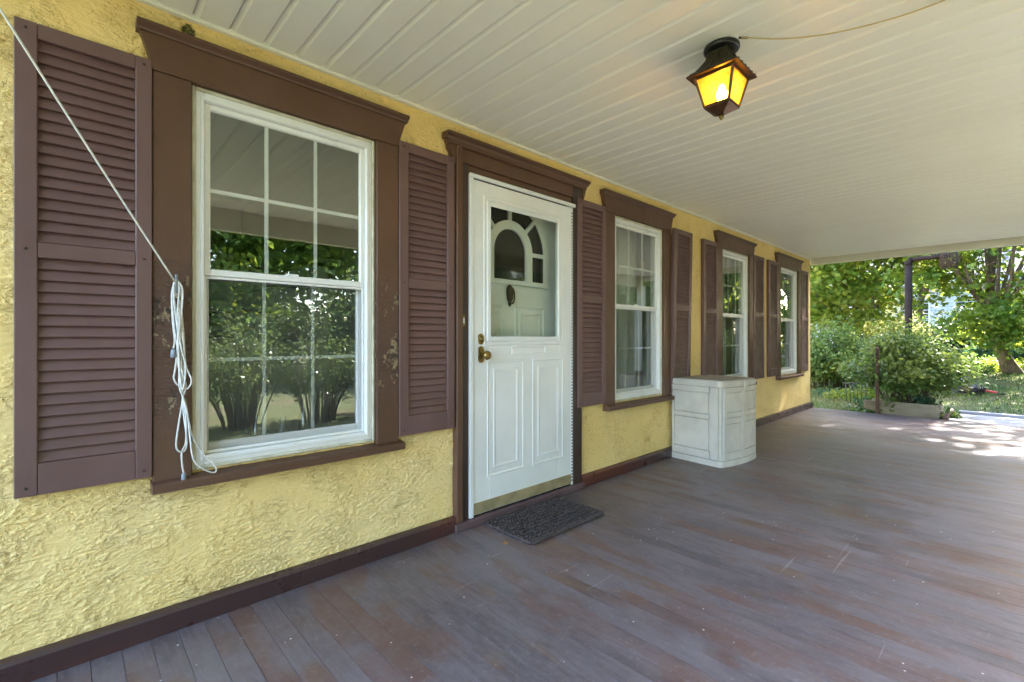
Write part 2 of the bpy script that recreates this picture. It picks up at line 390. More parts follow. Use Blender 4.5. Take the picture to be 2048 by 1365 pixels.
# ------------------------------------------------------------------ the setting: ground
def gz(x, y=0):
    return float(np.interp(x, [-60, 8.2, 9.2, 11, 14, 18, 26, 60], [-.17, -.17, -.12, -.05, .06, .20, .42, .9]))
FLOOR_X0, FLOOR_X1, FLOOR_Y1 = -.95, 8.66, -3.05
xs = np.concatenate([np.linspace(-120, -6, 20), np.linspace(-5, 30, 90), np.linspace(33, 200, 24)])
ys = np.concatenate([np.linspace(-150, -14, 18), np.linspace(-13, 14, 70), np.linspace(17, 150, 18)])
gv = [(x, y, gz(x, y) + (.03 * math.sin(x * 1.7 + y) * math.sin(y * 1.3) if x > 9.3 else 0)) for x in xs for y in ys]
ny = len(ys); gf = [(i * ny + j, (i + 1) * ny + j, (i + 1) * ny + j + 1, i * ny + j + 1) for i in range(len(xs) - 1) for j in range(ny - 1)]
o = MB().add(gv, gf, True).build('ground', M['ground']); tag(o, kind='structure')

# ------------------------------------------------------------------ porch floor: one object per plank
CEIL, BEAMZ = 2.368, 2.278
pf = MB().box(FLOOR_X0, FLOOR_X1 - .02, FLOOR_Y1 + .03, .0, -.16, -.034).build('porch_floor', M['dark']); tag(pf, 'worn grey painted board floor of the porch', kind='structure')
PW = .0826
plank_me = []
for k in range(3):
    me = MB().box(0, PW - .0011, FLOOR_Y1, -.001, -.033, 0, .0009).mesh('plank'); me.materials.append(M['floor']); plank_me.append(me)
npl = int((FLOOR_X1 - FLOOR_X0) / PW)
for i in range(npl):
    o = link('plank', plank_me[i % 3], None, pf, (FLOOR_X0 + i * PW + .014, 0, random.uniform(-.0006, .0006)))
    o.rotation_euler = (0, random.uniform(-.004, .004), 0)
# the landing at the far end, with its grey edge board and brown kerb
ld = MB().box(8.70, 9.80, -4.0, -1.62, -.17, -.062).build('landing', M['dark']); tag(ld, 'grey timber landing beyond the end of the porch floor', kind='structure')
for i in range(11):
    MB().box(8.685 + i * .1, 8.685 + i * .1 + .097, -4.0, -1.60, -.06, -.03 + random.uniform(-.001, .001), .002).build('plank', M['greywood'], ld)
MB().box(9.80, 9.93, -4.0, -1.66, -.14, .008, .006).build('edge_board', M['greywood'], ld)
MB().box(8.69, 9.84, -1.61, -1.565, -.16, .035, .006).build('kerb_board', M['rust'], ld)

# ------------------------------------------------------------------ porch ceiling: one object per soffit panel
pc = MB().box(FLOOR_X0, FLOOR_X1, FLOOR_Y1, .25, CEIL + .03, CEIL + .06).build('porch_ceiling', M['dark']); tag(pc, 'cream ribbed vinyl soffit over the porch', kind='structure')
CP = .1268
prof = [(0, .020), (.005, .020), (.0055, .0125), (.0215, .0008), (.023, 0), (CP - .004, 0), (CP - .002, .002), (CP + .0005, .012), (CP + .0005, .023), (0, .023)]
def soffit_mesh():
    mb = MB(); n = len(prof)
    v = [(x, FLOOR_Y1 + .06, z) for x, z in prof] + [(x, -.012, z) for x, z in prof]
    f = [(i, (i + 1) % n, n + (i + 1) % n, n + i) for i in range(n)]
    return mb.add(v, f).mesh('soffit_panel')
sm = soffit_mesh(); sm.materials.append(M['ceil'])
nx = int((FLOOR_X1 - FLOOR_X0) / CP) + 1
OFF = .604 - 20 * CP                              # a rib meets the wall at X = 0.604
for i in range(nx + 16):
    x = OFF + i * CP
    if x < FLOOR_X0 - .1 or x + CP > FLOOR_X1 + .005: continue
    link('soffit_panel', sm, None, pc, (x, 0, CEIL + random.uniform(-.0005, .0005)))
MB().prism([(-.001, CEIL - .016), (-.022, CEIL - .016), (-.024, CEIL - .010), (-.016, CEIL - .003), (-.016, CEIL + .012), (-.001, CEIL + .012)], FLOOR_X0, FLOOR_X1, 'x').build('edge_channel', M['ceil'], pc)

# ------------------------------------------------------------------ the house
house = empty('house', (0, 0, 0)); tag(house, 'yellow stucco house with brown shutters, white door and covered porch', 'house')
WX0, WX1, WZ1 = -.95, 8.64, 2.40
WIN_X = [.226, 3.07, 5.122, 7.03]                 # left edge of each brown casing
CW = 1.02                                         # casing width
holes = [(x + .10, x + CW - .10, .60, 2.14) for x in WIN_X] + [(1.615, 2.765, -.2, 2.2)]
def grid_lines(a, b, step, extra):
    g = list(np.arange(a, b, step)) + [b]
    g = [q for q in g if all(abs(q - e) > step * .4 for e in extra)] + [e for e in extra if a < e < b]
    return np.array(sorted(g))
gx = np.concatenate([grid_lines(WX0, 3.3, .0085, [h[k] for h in holes for k in (0, 1) if h[k] < 3.3])[:-1], grid_lines(3.3, WX1, .014, [h[k] for h in holes for k in (0, 1) if h[k] > 3.3])])
gzl = grid_lines(0.0, WZ1, .0095, [h[k] for h in holes for k in (2, 3)])
nxg, nzg = len(gx), len(gzl)
XX, ZZ = np.meshgrid(gx, gzl, indexing='ij')
V = np.stack([XX.ravel(), np.zeros(XX.size), ZZ.ravel()], 1)
cx = (gx[:-1] + gx[1:]) / 2; cz = (gzl[:-1] + gzl[1:]) / 2
keep = np.ones((nxg - 1, nzg - 1), bool)
for h in holes: keep &= ~(((cx[:, None] > h[0]) & (cx[:, None] < h[1])) & ((cz[None, :] > h[2]) & (cz[None, :] < h[3])))
I, J = np.nonzero(keep); a = I * nzg + J
Q = np.stack([a, a + nzg, a + nzg + 1, a + 1], 1)
def np_mesh(name, V, F, mat, smooth=False):
    me = bpy.data.meshes.new(name); n, k = F.shape
    me.vertices.add(len(V)); me.vertices.foreach_set('co', V.astype(np.float32).ravel())
    me.loops.add(n * k); me.loops.foreach_set('vertex_index', F.astype(np.int32).ravel())
    me.polygons.add(n); me.polygons.foreach_set('loop_start', np.arange(0, n * k, k, dtype=np.int32)); 
    me.polygons.foreach_set('use_smooth', np.full(n, smooth, dtype=bool))
    me.update(calc_edges=True); me.materials.append(mat); return me
link('stucco_wall', np_mesh('stucco_wall', V, Q, M['stucco'], True), None, house)
# wall behind the stucco, with the same openings
core = MB(); zs = [0.0, .60, 2.14, WZ1 + .3]; cur = WX0
spans = sorted([(h[0], h[1], h[2], h[3]) for h in holes])
for (a0, a1, z0, z1) in spans:
    core.box(cur, a0, .012, .19, -.15, WZ1 + .3); core.box(a0, a1, .012, .19, z1, WZ1 + .3)
    if z0 > 0: core.box(a0, a1, .012, .19, -.15, z0)
    cur = a1
core.box(cur, WX1 - .006, .012, .19, -.15, WZ1 + .3)
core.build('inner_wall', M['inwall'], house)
MB().box(WX1 - .005, WX1, .0, 6, -.15, 5.2).build('gable_wall', M['stucco'], house)
core = MB(); core.box(WX0 - .2, WX1, .19, 6, WZ1 + .3, 5.2); core.box(WX0 - .3, WX0 - .0, 0.2, 6, -.15, 5.2)
core.build('upper_light_block', M['inwall'], house)  # unseen plain volume added to block light above and beside the rooms
MB().box(FLOOR_X0 - .15, FLOOR_X1 + .12, FLOOR_Y1 - .25, .18, CEIL + .12, CEIL + .30).build('porch_roof_sun_block', M['nroof'], house)  # roof slab out of view, added to block the sun over the ceiling
MB().box(FLOOR_X0, FLOOR_X1, FLOOR_Y1 - .02, FLOOR_Y1 + .06, 2.16, CEIL + .1, .004).build('front_beam', M['beam'], house)
MB().box(FLOOR_X1 - .012, FLOOR_X1 + .09, FLOOR_Y1 + .061, .0, BEAMZ, CEIL + .1, .003).build('end_beam', M['beam'], house)
for x in (-.86, 3.55, 8.58):
    p = MB(); p.box(x - .06, x + .06, FLOOR_Y1 + .02, FLOOR_Y1 + .14, 0.1, 2.16, .006); p.box(x - .08, x + .08, FLOOR_Y1, FLOOR_Y1 + .16, .001, .1, .006)
    p.build('porch_post', M['beam'], house)
# interior room
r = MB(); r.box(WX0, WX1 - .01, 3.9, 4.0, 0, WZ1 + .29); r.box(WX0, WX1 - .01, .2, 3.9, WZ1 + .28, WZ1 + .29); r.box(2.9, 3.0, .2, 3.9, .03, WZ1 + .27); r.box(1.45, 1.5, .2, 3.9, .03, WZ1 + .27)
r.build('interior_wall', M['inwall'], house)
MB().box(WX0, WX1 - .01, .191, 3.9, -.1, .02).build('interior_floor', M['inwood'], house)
# baseboard
for (a0, a1) in ((FLOOR_X0, 1.612), (2.772, WX1 + .01)):
    MB().prism([(-.004, .002), (-.038, .002), (-.038, .072), (-.030, .084), (-.004, .088)], a0, a1, 'x').build('baseboard', M['base'], house)
MB().box(1.60, 2.775, -.052, .10, .001, .046, .004).build('threshold', M['sillp'], house)

# ---- windows
def make_window(k, x0, peel):
    w = empty('window', (x0, 0, 0), house)
    tag(w, ['near double-hung window with peeling casing and hanging cord', 'double-hung window between the white door and the storage cabinet', 'double-hung window behind the storage cabinet', 'double-hung window at the far corner of the wall'][k])
    cm = M['peel'] if peel else M['casing']
    L = .122
    for s in (0, 1):
        a = 0 if s == 0 else CW - L
        MB().box(a, a + L, -.030, .004, .574, 2.105, .003).build('side_casing', cm, w)
    fl = .048
    MB().prism([(-.0, 2.105), (CW, 2.105), (CW + .012, 2.16), (CW + fl * .8, 2.236), (-fl * .8, 2.236), (-.012, 2.16)], -.034, .004, 'y').build('head_casing', cm, w)
    MB().prism([(.0, 2.237), (-.040, 2.237), (-.044, 2.244), (-.060, 2.256), (-.060, 2.268), (.0, 2.272)], -fl, CW + fl, 'x').build('crown_moulding', cm, w)
    MB().prism([(.0, .534), (-.052, .534), (-.066, .540), (-.066, .566), (-.060, .572), (.05, .588), (.05, .534)], -.004, CW + .018, 'x').build('sill', cm, w)
    a, b, z0, z1 = L + .001, CW - L - .001, .590, 2.104
    MB().frame(a, b, z0, z1, .014, -.010, .03, .004).build('caulk_bead', M['caulk'], w)
    a += .013; b -= .013; z0 += .013; z1 -= .013
    fr = MB().frame(a, b, z0, z1, (.032, .032, .040, .034), -.004, .085, .004)
    fr.frame(a + .018, b - .018, z0 + .02, z1 - .02, .012, -.009, .004, .002)
    fr.build('frame', M['vinyl'], w)
    fa, fb, fz0, fz1 = a + .0325, b - .0325, z0 + .0405, z1 - .0345
    ML = 1.375
    def sash(name, y, za, zb, bot, top, side=.022):
        s = MB().frame(fa, fb, za, zb, (side, side, bot, top), y, y + .026, .003)
        s.frame(fa + side - .006, fb - side + .006, za + bot - .006, zb - top + .006, .008, y + .006, y + .018, .002).build(name, M['vinyl'], w)
        ga, gb, gz0, gz1 = fa + side + .0025, fb - side - .0025, za + bot + .0025, zb - top - .0025
        MB().box(ga - .004, gb + .004, y + .0105, y + .0125, gz0 - .004, gz1 + .004).build('pane', M['glass'], w)
        gw = gb - ga
        for q in (1 / 3, 2 / 3): MB().box(ga + gw * q - .008, ga + gw * q + .008, y + .0145, y + .0185, gz0, gz1, .001).build('muntin', M['vinyl'], w)
        zc = (gz0 + gz1) / 2
        for q in range(3): MB().box(ga + gw * q / 3 + (.0085 if q else 0), ga + gw * (q + 1) / 3 - (.0085 if q < 2 else 0), y + .0145, y + .0185, zc - .008, zc + .008, .001).build('muntin', M['vinyl'], w)
    sash('upper_sash', .012, ML - .012, fz1, .026, .022)
    sash('lower_sash', .046, fz0, ML + .012, .036, .026)
    # half screen in front of the lower sash
    MB().frame(fa + .001, fb - .001, fz0 + .001, ML - .0135, (.010, .010, .012, .010), .016, .026, .002).build('screen_frame', M['vinyl'], w)
    MB().box(fa + .011, fb - .011, .0205, .0212, fz0 + .0125, ML - .0240).build('insect_screen', M['screen'], w)
    MB().box((fa + fb) / 2 - .03, (fa + fb) / 2 + .03, .022, .038, ML + .0145, ML + .026, .003).build('sash_lock', M['vinyl'], w)
    return w
for k, x in enumerate(WIN_X): make_window(k, x, k == 0)

# ---- shutters: stiles, rails and each louvre slat
SW, SZ0, SZ1 = .352, .598, 2.137
slat_me = MB().prism([(-.0130, .0330), (-.0160, .0340), (-.0290, -.0008), (-.0270, -.0030), (-.0130, .003)], .0535, SW - .0475, 'x').mesh('slat'); slat_me.materials.append(M['shutter'])
stl = MB().box(0, .054, -.036, -.004, SZ0, SZ1, .0025).mesh('stile'); stl.materials.append(M['shutter'])
stw = MB().box(SW - .048, SW, -.036, -.004, SZ0, SZ1, .0025).mesh('stile'); stw.materials.append(M['shutter'])
rails = []
for (z0, z1) in ((SZ0 + .0005, .702), (1.374, 1.424), (2.087, SZ1 - .0005)):
    me = MB().box(.0545, SW - .0485, -.0355, -.004, z0, z1, .002).mesh('rail'); me.materials.append(M['shutter']); rails.append(me)
bk = MB().box(.05, SW - .044, -.012, -.006, SZ0 + .02, SZ1 - .02).mesh('backing'); bk.materials.append(M['shutter'])
scr = MB().lathe([(.0045, 0), (.0045, .002), (.003, .0035)], (0, 0, 0), 10, 'y').mesh('screw'); scr.materials.append(M['screw'])
SHUT = [(-.128, 0), (1.248, 0), (2.713, 0), (4.094, .006), (4.765, 0), (6.147, 0), (6.673, 0), (8.055, 0)]
SLAB = ['near left shutter of the window with the hanging cord', 'shutter between the cord window and the white door', 'shutter directly right of the white door', 'shutter behind the storage cabinet with its foot bowed outwards',
        'shutter left of the window behind the cabinet', 'shutter right of the window behind the cabinet', 'shutter left of the far corner window', 'sunlit shutter at the far corner of the wall']
for k, (x, tw) in enumerate(SHUT):
    s = empty('shutter', (x, 0, 0), house); tag(s, SLAB[k])
    link('stile', stl, None, s); link('stile', stw, None, s); link('backing', bk, None, s)
    for me in rails: link('rail', me, None, s)
    for (za, zb, n) in ((1.424, 2.087, 18), (.702, 1.374, 18)):
        st = (zb - za) / n
        for i in range(n): link('slat', slat_me, None, s, (0, 0, za + i * st + .004))
    for sx in (.026, SW - .024):
        for sz in (SZ0 + .028, 1.40, SZ1 - .026): link('screw', scr, None, s, (sx, -.0365, sz))
    if tw: s.rotation_euler = (rad(.8), rad(.35), 0); s.location = (x - .004, -.001, 0)

# ---- door casing, storm door, entry door
dc = empty('door_casing', (0, 0, 0), house)
MB().box(1.612, 1.655, -.042, .006, .048, 2.232, .003).build('outer_casing', M['casing'], dc)
MB().box(1.656, 1.712, -.020, .11, .048, 2.13, .003).build('jamb', M['door_frame'], dc)
MB().box(2.668, 2.770, -.026, .11, .048, 2.232, .003).build('jamb', M['door_frame'], dc)
MB().box(1.656, 2.667, -.026, .11, 2.131, 2.232, .003).build('head_board', M['casing'], dc)
MB().box(1.713, 2.667, -.012, .11, 2.078, 2.130, .003).build('head_board', M['casing'], dc)
MB().prism([(1.611, 2.1), (1.611, 2.236), (1.545, 2.236), (1.575, 2.17)], -.034, .004, 'y').build('ear', M['casing'], dc)
MB().prism([(2.771, 2.1), (2.771, 2.236), (2.815, 2.236), (2.795, 2.17)], -.034, .004, 'y').build('ear', M['casing'], dc)
MB().prism([(.0, 2.237), (-.045, 2.237), (-.050, 2.246), (-.070, 2.258), (-.070, 2.270), (.0, 2.274)], 1.535, 2.822, 'x').build('crown_moulding', M['casing'], dc)
MB().prism([(-.0265, 2.208), (-.046, 2.212), (-.046, 2.2365), (-.0265, 2.2365)], 1.556, 2.80, 'x').build('bed_moulding', M['casing'], dc)
db = empty('doorbell', (0, 0, 0), house)
dbp = wallpt(926, 642, .02)
MB().box(dbp.x - .013, dbp.x + .013, -.027, -.0205, dbp.z - .034, dbp.z + .034, .003).build('plate', M['brass'], db)
MB().box(dbp.x - .006, dbp.x + .006, -.031, -.0275, dbp.z - .016, dbp.z + .016, .002).build('button', M['vinyl'], db)

sdr = empty('storm_door', (0, 0, 0), house); tag(sdr, 'white storm door with glass upper half and brass kick strip')
X0, X1, Z0, Z1 = 1.7135, 2.667, .048, 2.0765
MB().box(X0, X0 + .028, -.032, .03, Z0, Z1, .003).build('side_rail', M['door'], sdr)
MB().box(X1 - .020, X1, -.026, .03, Z0, Z1, .003).build('hinge_rail', M['door'], sdr)
MB().box(X0 - .006, X1 + .012, -.042, -.0265, Z1 - .020, Z1 + .004, .003).build('drip_cap', M['door'], sdr)
hk = MB()
for i in range(88): hk.box(X1 - .020, X1 - .010, -.030, -.0263, .075 + i * .0222, .075 + i * .0222 + .012, .001)
hk.build('piano_hinge', M['screw'], sdr)
a, b, z0, z1 = X0 + .031, X1 - .023, .056, 2.052
ga, gb, g0, g1 = 1.868, 2.512, 1.108, 1.928
leaf = MB(); leaf.frame(a, b, z0, z1, (ga - a, b - gb, g0 - z0, z1 - g1), -.024, .010, .002); leaf.build('door_leaf', M['door'], sdr)
def mould(x0, x1, z0, z1, w=.016, d=.006, y=-.024):
    mb = MB(); o = [(x0, z0), (x1, z0), (x1, z1), (x0, z1)]
    rings = []
    for off, h in ((0, 0), (w * .25, d), (w * .6, d * .8), (w, -.001)):
        rings.append([(x0 + off, y - h, z0 + off), (x1 - off, y - h, z0 + off), (x1 - off, y - h, z1 - off), (x0 + off, y - h, z1 - off)])
    v = [p for r_ in rings for p in r_]; f = []
    for i in range(3):
        for k in range(4): f.append((i * 4 + k, i * 4 + (k + 1) % 4, i * 4 + 4 + (k + 1) % 4, i * 4 + 4 + k))
    return mb.add(v, f)
mould(ga - .045, gb + .045, g0 - .045, g1 + .045, .016, .004).build('glazing_moulding', M['door'], sdr)
MB().frame(ga - .018, gb + .018, g0 - .018, g1 + .018, .030, -.031, -.020, .004).build('glazing_bead', M['door'], sdr)
MB().box(ga + .008, gb - .008, -.012, -.009, g0 + .008, g1 - .008).build('pane', M['dglass'], sdr)
for (p0, p1) in ((1.850, 2.165), (2.245, 2.560)):
    mould(p0, p1, .262, .972, .018, .0035).build('panel_moulding', M['door'], sdr)
    mould(p0 + .050, p1 - .050, .312, .922, .022, .0032).build('raised_panel', M['door'], sdr)
mould(2.055, 2.375, 1.002, 1.058, .012, .004).build('plaque_moulding', M['door'], sdr)
MB().box(a + .002, b - .001, -.0275, -.0245, .060, .128, .001).build('kick_plate', M['kick'], sdr)
MB().box(a, b, -.022, .004, .047, .056, .001).build('sweep', M['black'], sdr)
kx, kz, lz = 1.800, 1.012, 1.104
def rounded(cx, cz, w, h, y0, y1):
    pts = []
    for s, a0 in ((1, 0), (-1, 180)):
        for k in range(9):
            an = rad(a0 + 180 * k / 8); pts.append((cx + math.cos(an) * w / 2, cz + s * (h - w) / 2 + math.sin(an) * w / 2))
    return MB().prism(pts, y0, y1, 'y')
kn = rounded(kx, kz, .040, .100, -.032, -.0242).build('knob', M['brass'], sdr)
MB().lathe([(.011, 0), (.010, .022), (.014, .028), (.025, .034), (.028, .046), (.024, .058), (.012, .064), (.002, .065)], (kx + .006, -.0322, kz - .004), 24, 'y').build('knob_ball', M['brass'], kn)
rounded(kx, lz, .038, .066, -.030, -.0242).build('deadbolt', M['brass'], sdr)
MB().lathe([(.013, 0), (.013, .004), (.009, .007), (.009, .0085)], (kx, -.0302, lz), 20, 'y').build('lock_cylinder', M['brass'], sdr)

ed = empty('entry_door', (0, 0, 0), house); tag(ed, 'white entry door with fanlight seen behind the storm glass')
EY = .105
ex0, ex1 = 1.720, 2.660
MB().box(ex0, ex1, EY, EY + .04, .05, 2.07, .002).build('door_leaf', M['door'], ed)
acx, az0 = 2.150, 1.500
def arch_ring(ri, ro, y0, y1, zs=.19, n=24, cx=acx):
    inn = [(cx + ri, az0)] + [(cx + ri * math.cos(math.pi * k / n), az0 + zs + ri * math.sin(math.pi * k / n)) for k in range(n + 1)] + [(cx - ri, az0)]
    out = [(cx + ro, az0)] + [(cx + ro * math.cos(math.pi * k / n), az0 + zs + ro * math.sin(math.pi * k / n)) for k in range(n + 1)] + [(cx - ro, az0)]
    m = len(inn); v = [(x, y0, z) for x, z in inn] + [(x, y0, z) for x, z in out] + [(x, y1, z) for x, z in inn] + [(x, y1, z) for x, z in out]; f = []
    for i in range(m - 1):
        f += [(i, i + 1, m + i + 1, m + i), (2 * m + i, 3 * m + i, 3 * m + i + 1, 2 * m + i + 1), (i, 2 * m + i, 2 * m + i + 1, i + 1), (m + i, m + i + 1, 3 * m + i + 1, 3 * m + i)]
    return MB().add(v, f)
def arch_fill(ri, ro, y, zs=.19, cx=acx, a0=0, a1=180):
    if ri is None:
        pts = [(cx + ro, az0)] + [(cx + ro * math.cos(math.pi * k / 24), az0 + zs + ro * math.sin(math.pi * k / 24)) for k in range(25)] + [(cx - ro, az0)]
        return MB().prism(pts, y - .003, y, 'y')
arch_fill(None, .150, EY - .001).build('arched_light', M['darkglass'], ed)
arch_ring(.205, .335, EY - .004, EY - .001).build('fan_light', M['darkglass'], ed)
arch_ring(.148, .206, EY - .022, EY - .0005).build('arch_muntin', M['door'], ed)
arch_ring(.333, .372, EY - .020, EY - .0005).build('arch_frame', M['door'], ed)
MB().box(acx - .37, acx + .37, EY - .021, EY - .0003, az0 - .034, az0, .004).build('arch_sill', M['door'], ed)
for an in (0, 45, 90, 135, 180):
    d = Vector((math.cos(rad(an)), 0, math.sin(rad(an)))); c = Vector((acx, 0, az0 + .19)); n_ = Vector((-d.z, 0, d.x)) * .013
    p0, p1 = c + d * .204, c + d * .335
    MB().prism([((p0 + n_).x, (p0 + n_).z), ((p0 - n_).x, (p0 - n_).z), ((p1 - n_).x, (p1 - n_).z), ((p1 + n_).x, (p1 + n_).z)], EY - .018, EY - .0005, 'y').build('ray_muntin', M['door'], ed)
for (p0, p1) in ((1.80, 2.095), (2.205, 2.50)):
    mould(p0, p1, .80, 1.325, .02, .006, EY).build('panel_moulding', M['door'], ed)
    mould(p0 + .045, p1 - .045, .85, 1.280, .022, .005, EY).build('raised_panel', M['door'], ed)
kc = (2.150, EY - .012, 1.40)
kno = MB().lathe([(.002, .085), (.006, .078), (.004, .068), (.012, .060), (.023, .045), (.026, .020), (.021, -.03), (.010, -.05), (.013, -.06), (.006, -.075), (.001, -.082)], kc, 14).build('knocker', M['bronze'], ed)
pts = [(kc[0] + .004 + .024 * math.sin(t), kc[1] - .016, kc[2] - .008 + .052 * math.cos(t)) for t in np.linspace(.1, 3.04, 18)]
MB().tube(pts, .0055, 8).build('knocker_ring', M['bronze'], kno)

# ------------------------------------------------------------------ things inside, seen through the panes
st = empty('staircase', (0, 0, 0)); tag(st, 'white indoor staircase with dark treads seen through the near window', 'staircase')
nst = 9
for i in range(nst):
    xa = -.62 + i * .24; za = .02 + i * .185
    MB().box(xa, xa + .24, 1.4, 2.3, za + .001, za + .155, .002).build('riser', M['inwhite'], st)
    MB().box(xa - .03, xa + .245, 1.37, 2.3, za + .156, za + .185, .004).build('tread', M['inwood'], st)
MB().prism([(-.62, .021), (-.62 + .24 * nst, .021), (-.62 + .24 * nst, .185 * nst)], 1.385, 1.399, 'y').build('stringer', M['inwhite'], st)
dr = empty('interior_door', (0, 0, 0)); tag(dr, 'white interior door with dark lever handle seen through the near window', 'door')
MB().box(.55, 1.35, 3.84, 3.88, .03, 2.06, .003).build('door_leaf', M['inwhite'], dr)
MB().box(.62, .74, 3.79, 3.81, 1.0, 1.02, .003).tube([(.64, 3.84, 1.01), (.64, 3.80, 1.01)], .01).build('handle', M['black'], dr)
def curtain(x0, x1, lab, y=.30, z0=.45, z1=2.3):
    n = int((x1 - x0) / .012); ph = random.uniform(0, 6)
    v = []; f = []
    for i in range(n + 1):
        x = x0 + (x1 - x0) * i / n; yy = y + .022 * math.sin(x * 52 + ph + 1.5 * math.sin(x * 9)) + .01 * math.sin(x * 21)
        v += [(x, yy, z0), (x + .004 * math.sin(x * 30), yy * .98 + .005, (z0 + z1) / 2), (x, y + (yy - y) * .6, z1)]
    for i in range(n): f += [(3 * i, 3 * i + 3, 3 * i + 4, 3 * i + 1), (3 * i + 1, 3 * i + 4, 3 * i + 5, 3 * i + 2)]
    o = MB().add(v, f, True).build('curtain', M['curtain']); md = o.modifiers.new('thickness', 'SOLIDIFY'); md.thickness = .002
    tag(o, lab, 'curtain', 'curtains inside the windows'); return o
curtain(WIN_X[1] + .36, WIN_X[1] + .98, 'pale curtain inside the window between the door and the cabinet')
curtain(WIN_X[2] + .05, WIN_X[2] + .97, 'pale curtain inside the window behind the storage cabinet')
curtain(WIN_X[3] + .05, WIN_X[3] + .70, 'pale curtain inside the far corner window')
for k, (x, h, lab) in enumerate(((.62, .20, 'slim clear bottle'), (.73, .14, 'short clear bottle'), (.83, .24, 'tall clear bottle'))):
    o = MB().lathe([(.026, 0), (.028, .01), (.028, h * .55), (.011, h * .72), (.010, h * .95), (.013, h), (.008, h)], (x, .13, .6005), 16).build('bottle', M['glass'])
    tag(o, lab + ' standing inside on the near window ledge', 'bottle', 'bottles on the window ledge')
# ------------------------------------------------------------------ storage cabinet
cab = empty('storage_cabinet', (4.045, -.508, 0), None, rad(-6.5)); tag(cab, 'off-white plastic storage cabinet with two doors against the wall', 'cabinet')
BW, BD, BH = .625, .478, .742
def fv(u): return -.036 * (1 - (2 * u / BW - 1) ** 2)
def outline(g, n=18, rc=.03):
    pts = []
    for k in range(n + 1):
        u = BW * k / n; pts.append((u, fv(u)))
    pts[0] = (0, .03); pts.insert(1, (.006, .012)); pts.insert(2, (.020, .0 + fv(.02) * .6)); pts[-1] = (BW, .03); pts.insert(-1, (BW - .02, fv(.02) * .6)); pts.insert(-1, (BW - .006, .012))
    pts += [(BW, BD), (0, BD)]
    c = (BW / 2, BD / 2); return [(c[0] + (p[0] - c[0]) * (1 + g / (BW / 2)), c[1] + (p[1] - c[1]) * (1 + g / (BD / 2))) for p in pts]
MB().prism(outline(.004), .0, .052).build('plinth', M['plastic'], cab)
MB().prism(outline(-.014), .052, .686).build('body', M['plastic'], cab)
lid = MB(); lid.prism(outline(.002), .687, .726); lid.prism(outline(-.006), .726, .736); lid.build('lid', M['plastic'], cab)
MB().prism(outline(-.018), .7362, .741).build('lid_top', M['lidtop'], cab)
def curved(u0, u1, z0, z1, off, th, n=8):
    v = []; f = []
    for k in range(n + 1):
        u = u0 + (u1 - u0) * k / n
        for (z, o_) in ((z0, off), (z1, off), (z1, off - th), (z0, off - th)): v.append((u, fv(u) - o_ + .006, z))
    for k in range(n):
        for q in range(4): f.append((4 * k + q, 4 * k + (q + 1) % 4, 4 * k + 4 + (q + 1) % 4, 4 * k + 4 + q))
    f += [(0, 1, 2, 3), tuple(4 * n + q for q in (3, 2, 1, 0))]
    return MB().add(v, f)
for (u0, u1) in ((.040, .3095), (.3155, .585)):
    d = curved(u0, u1, .057, .680, .0005, .0060).build('door', M['plastic'], cab)
    for (za, zb) in ((.640, .680), (.470, .634), (.424, .464), (.372, .418), (.128, .366), (.057, .122)):
        inset = 0 if za in (.640, .424, .057) else .026
        curved(u0 + inset, u1 - inset, za, zb, .0118 if not inset else .0088, .0112 if not inset else .0082).build('raised_panel', M['plastic'], d)
    for sd_ in (u0, u1 - .022):
        for (za, zb) in ((.464, .640), (.122, .424)): curved(sd_, sd_ + .022, za + .0003, zb - .0003, .0117, .011, 3).build('stile', M['plastic'], d)
for sx_ in (0, 1):
    a_, b_ = (-.004, .016) if sx_ == 0 else (BW - .016, BW + .004)
    for (za, zb, ya, yb) in ((.632, .684, .100, BD - .004), (.446, .627, .112, BD - .03), (.402, .441, .100, BD - .004), (.128, .397, .112, BD - .03), (.055, .123, .100, BD - .004)):
        MB().box(a_ + (.003 if ya > .105 and sx_ == 0 else 0), b_ - (.003 if ya > .105 and sx_ else 0), ya, yb, za, zb, .004).build('side_panel', M['plastic'], cab)
    MB().box(a_, b_, .022, .0945, .055, .684, .004).build('corner_post', M['plastic'], cab)
    MB().box(a_ + .001, b_ - .001, BD - .029, BD - .004, .124, .631, .003).build('rear_post', M['plastic'], cab)
MB().box(.310, .352, fv(.33) - .016, fv(.33) - .002, .664, .738, .004).build('latch', M['plastic'], cab)

# ------------------------------------------------------------------ doormat: rows of twisted rope
mb = MB(); x0, x1, y0, y1 = 1.80, 2.455, -.452, -.066
rows = 12; rp = (y1 - y0) / rows; nk = 28; kp = (x1 - x0) / nk
for r_ in range(rows):
    for k in range(nk):
        cx, cy = x0 + (k + .5) * kp + random.uniform(-.002, .002), y0 + (r_ + .5) * rp + random.uniform(-.002, .002)
        an = rad(28 if r_ % 2 else -28) + random.uniform(-.2, .2); L = .0125; d = Vector((math.cos(an), math.sin(an), 0))
        c = Vector((cx, cy, .0125 + random.uniform(-.001, .002)))
        mb.tube([c - d * L - Vector((0, 0, .006)), c - d * L * .5, c + d * L * .5, c + d * L - Vector((0, 0, .006))], [.003, .0098, .0098, .003], 6)
mb.box(x0 + .004, x1 - .004, y0 + .004, y1 - .004, .001, .005)
for s in (y0, y1):
    mb.tube([(x0 + .01 + (x1 - x0 - .02) * k / 40, s + .003 * math.sin(k * 1.9), .010) for k in range(41)], .009, 6)
for s in (x0, x1):
    mb.tube([(s + .003 * math.sin(k * 1.7), y0 + .01 + (y1 - y0 - .02) * k / 26, .010) for k in range(27)], .009, 6)
tag(mb.build('doormat', M['mat']), 'dark woven rope doormat lying in front of the white door', 'doormat')
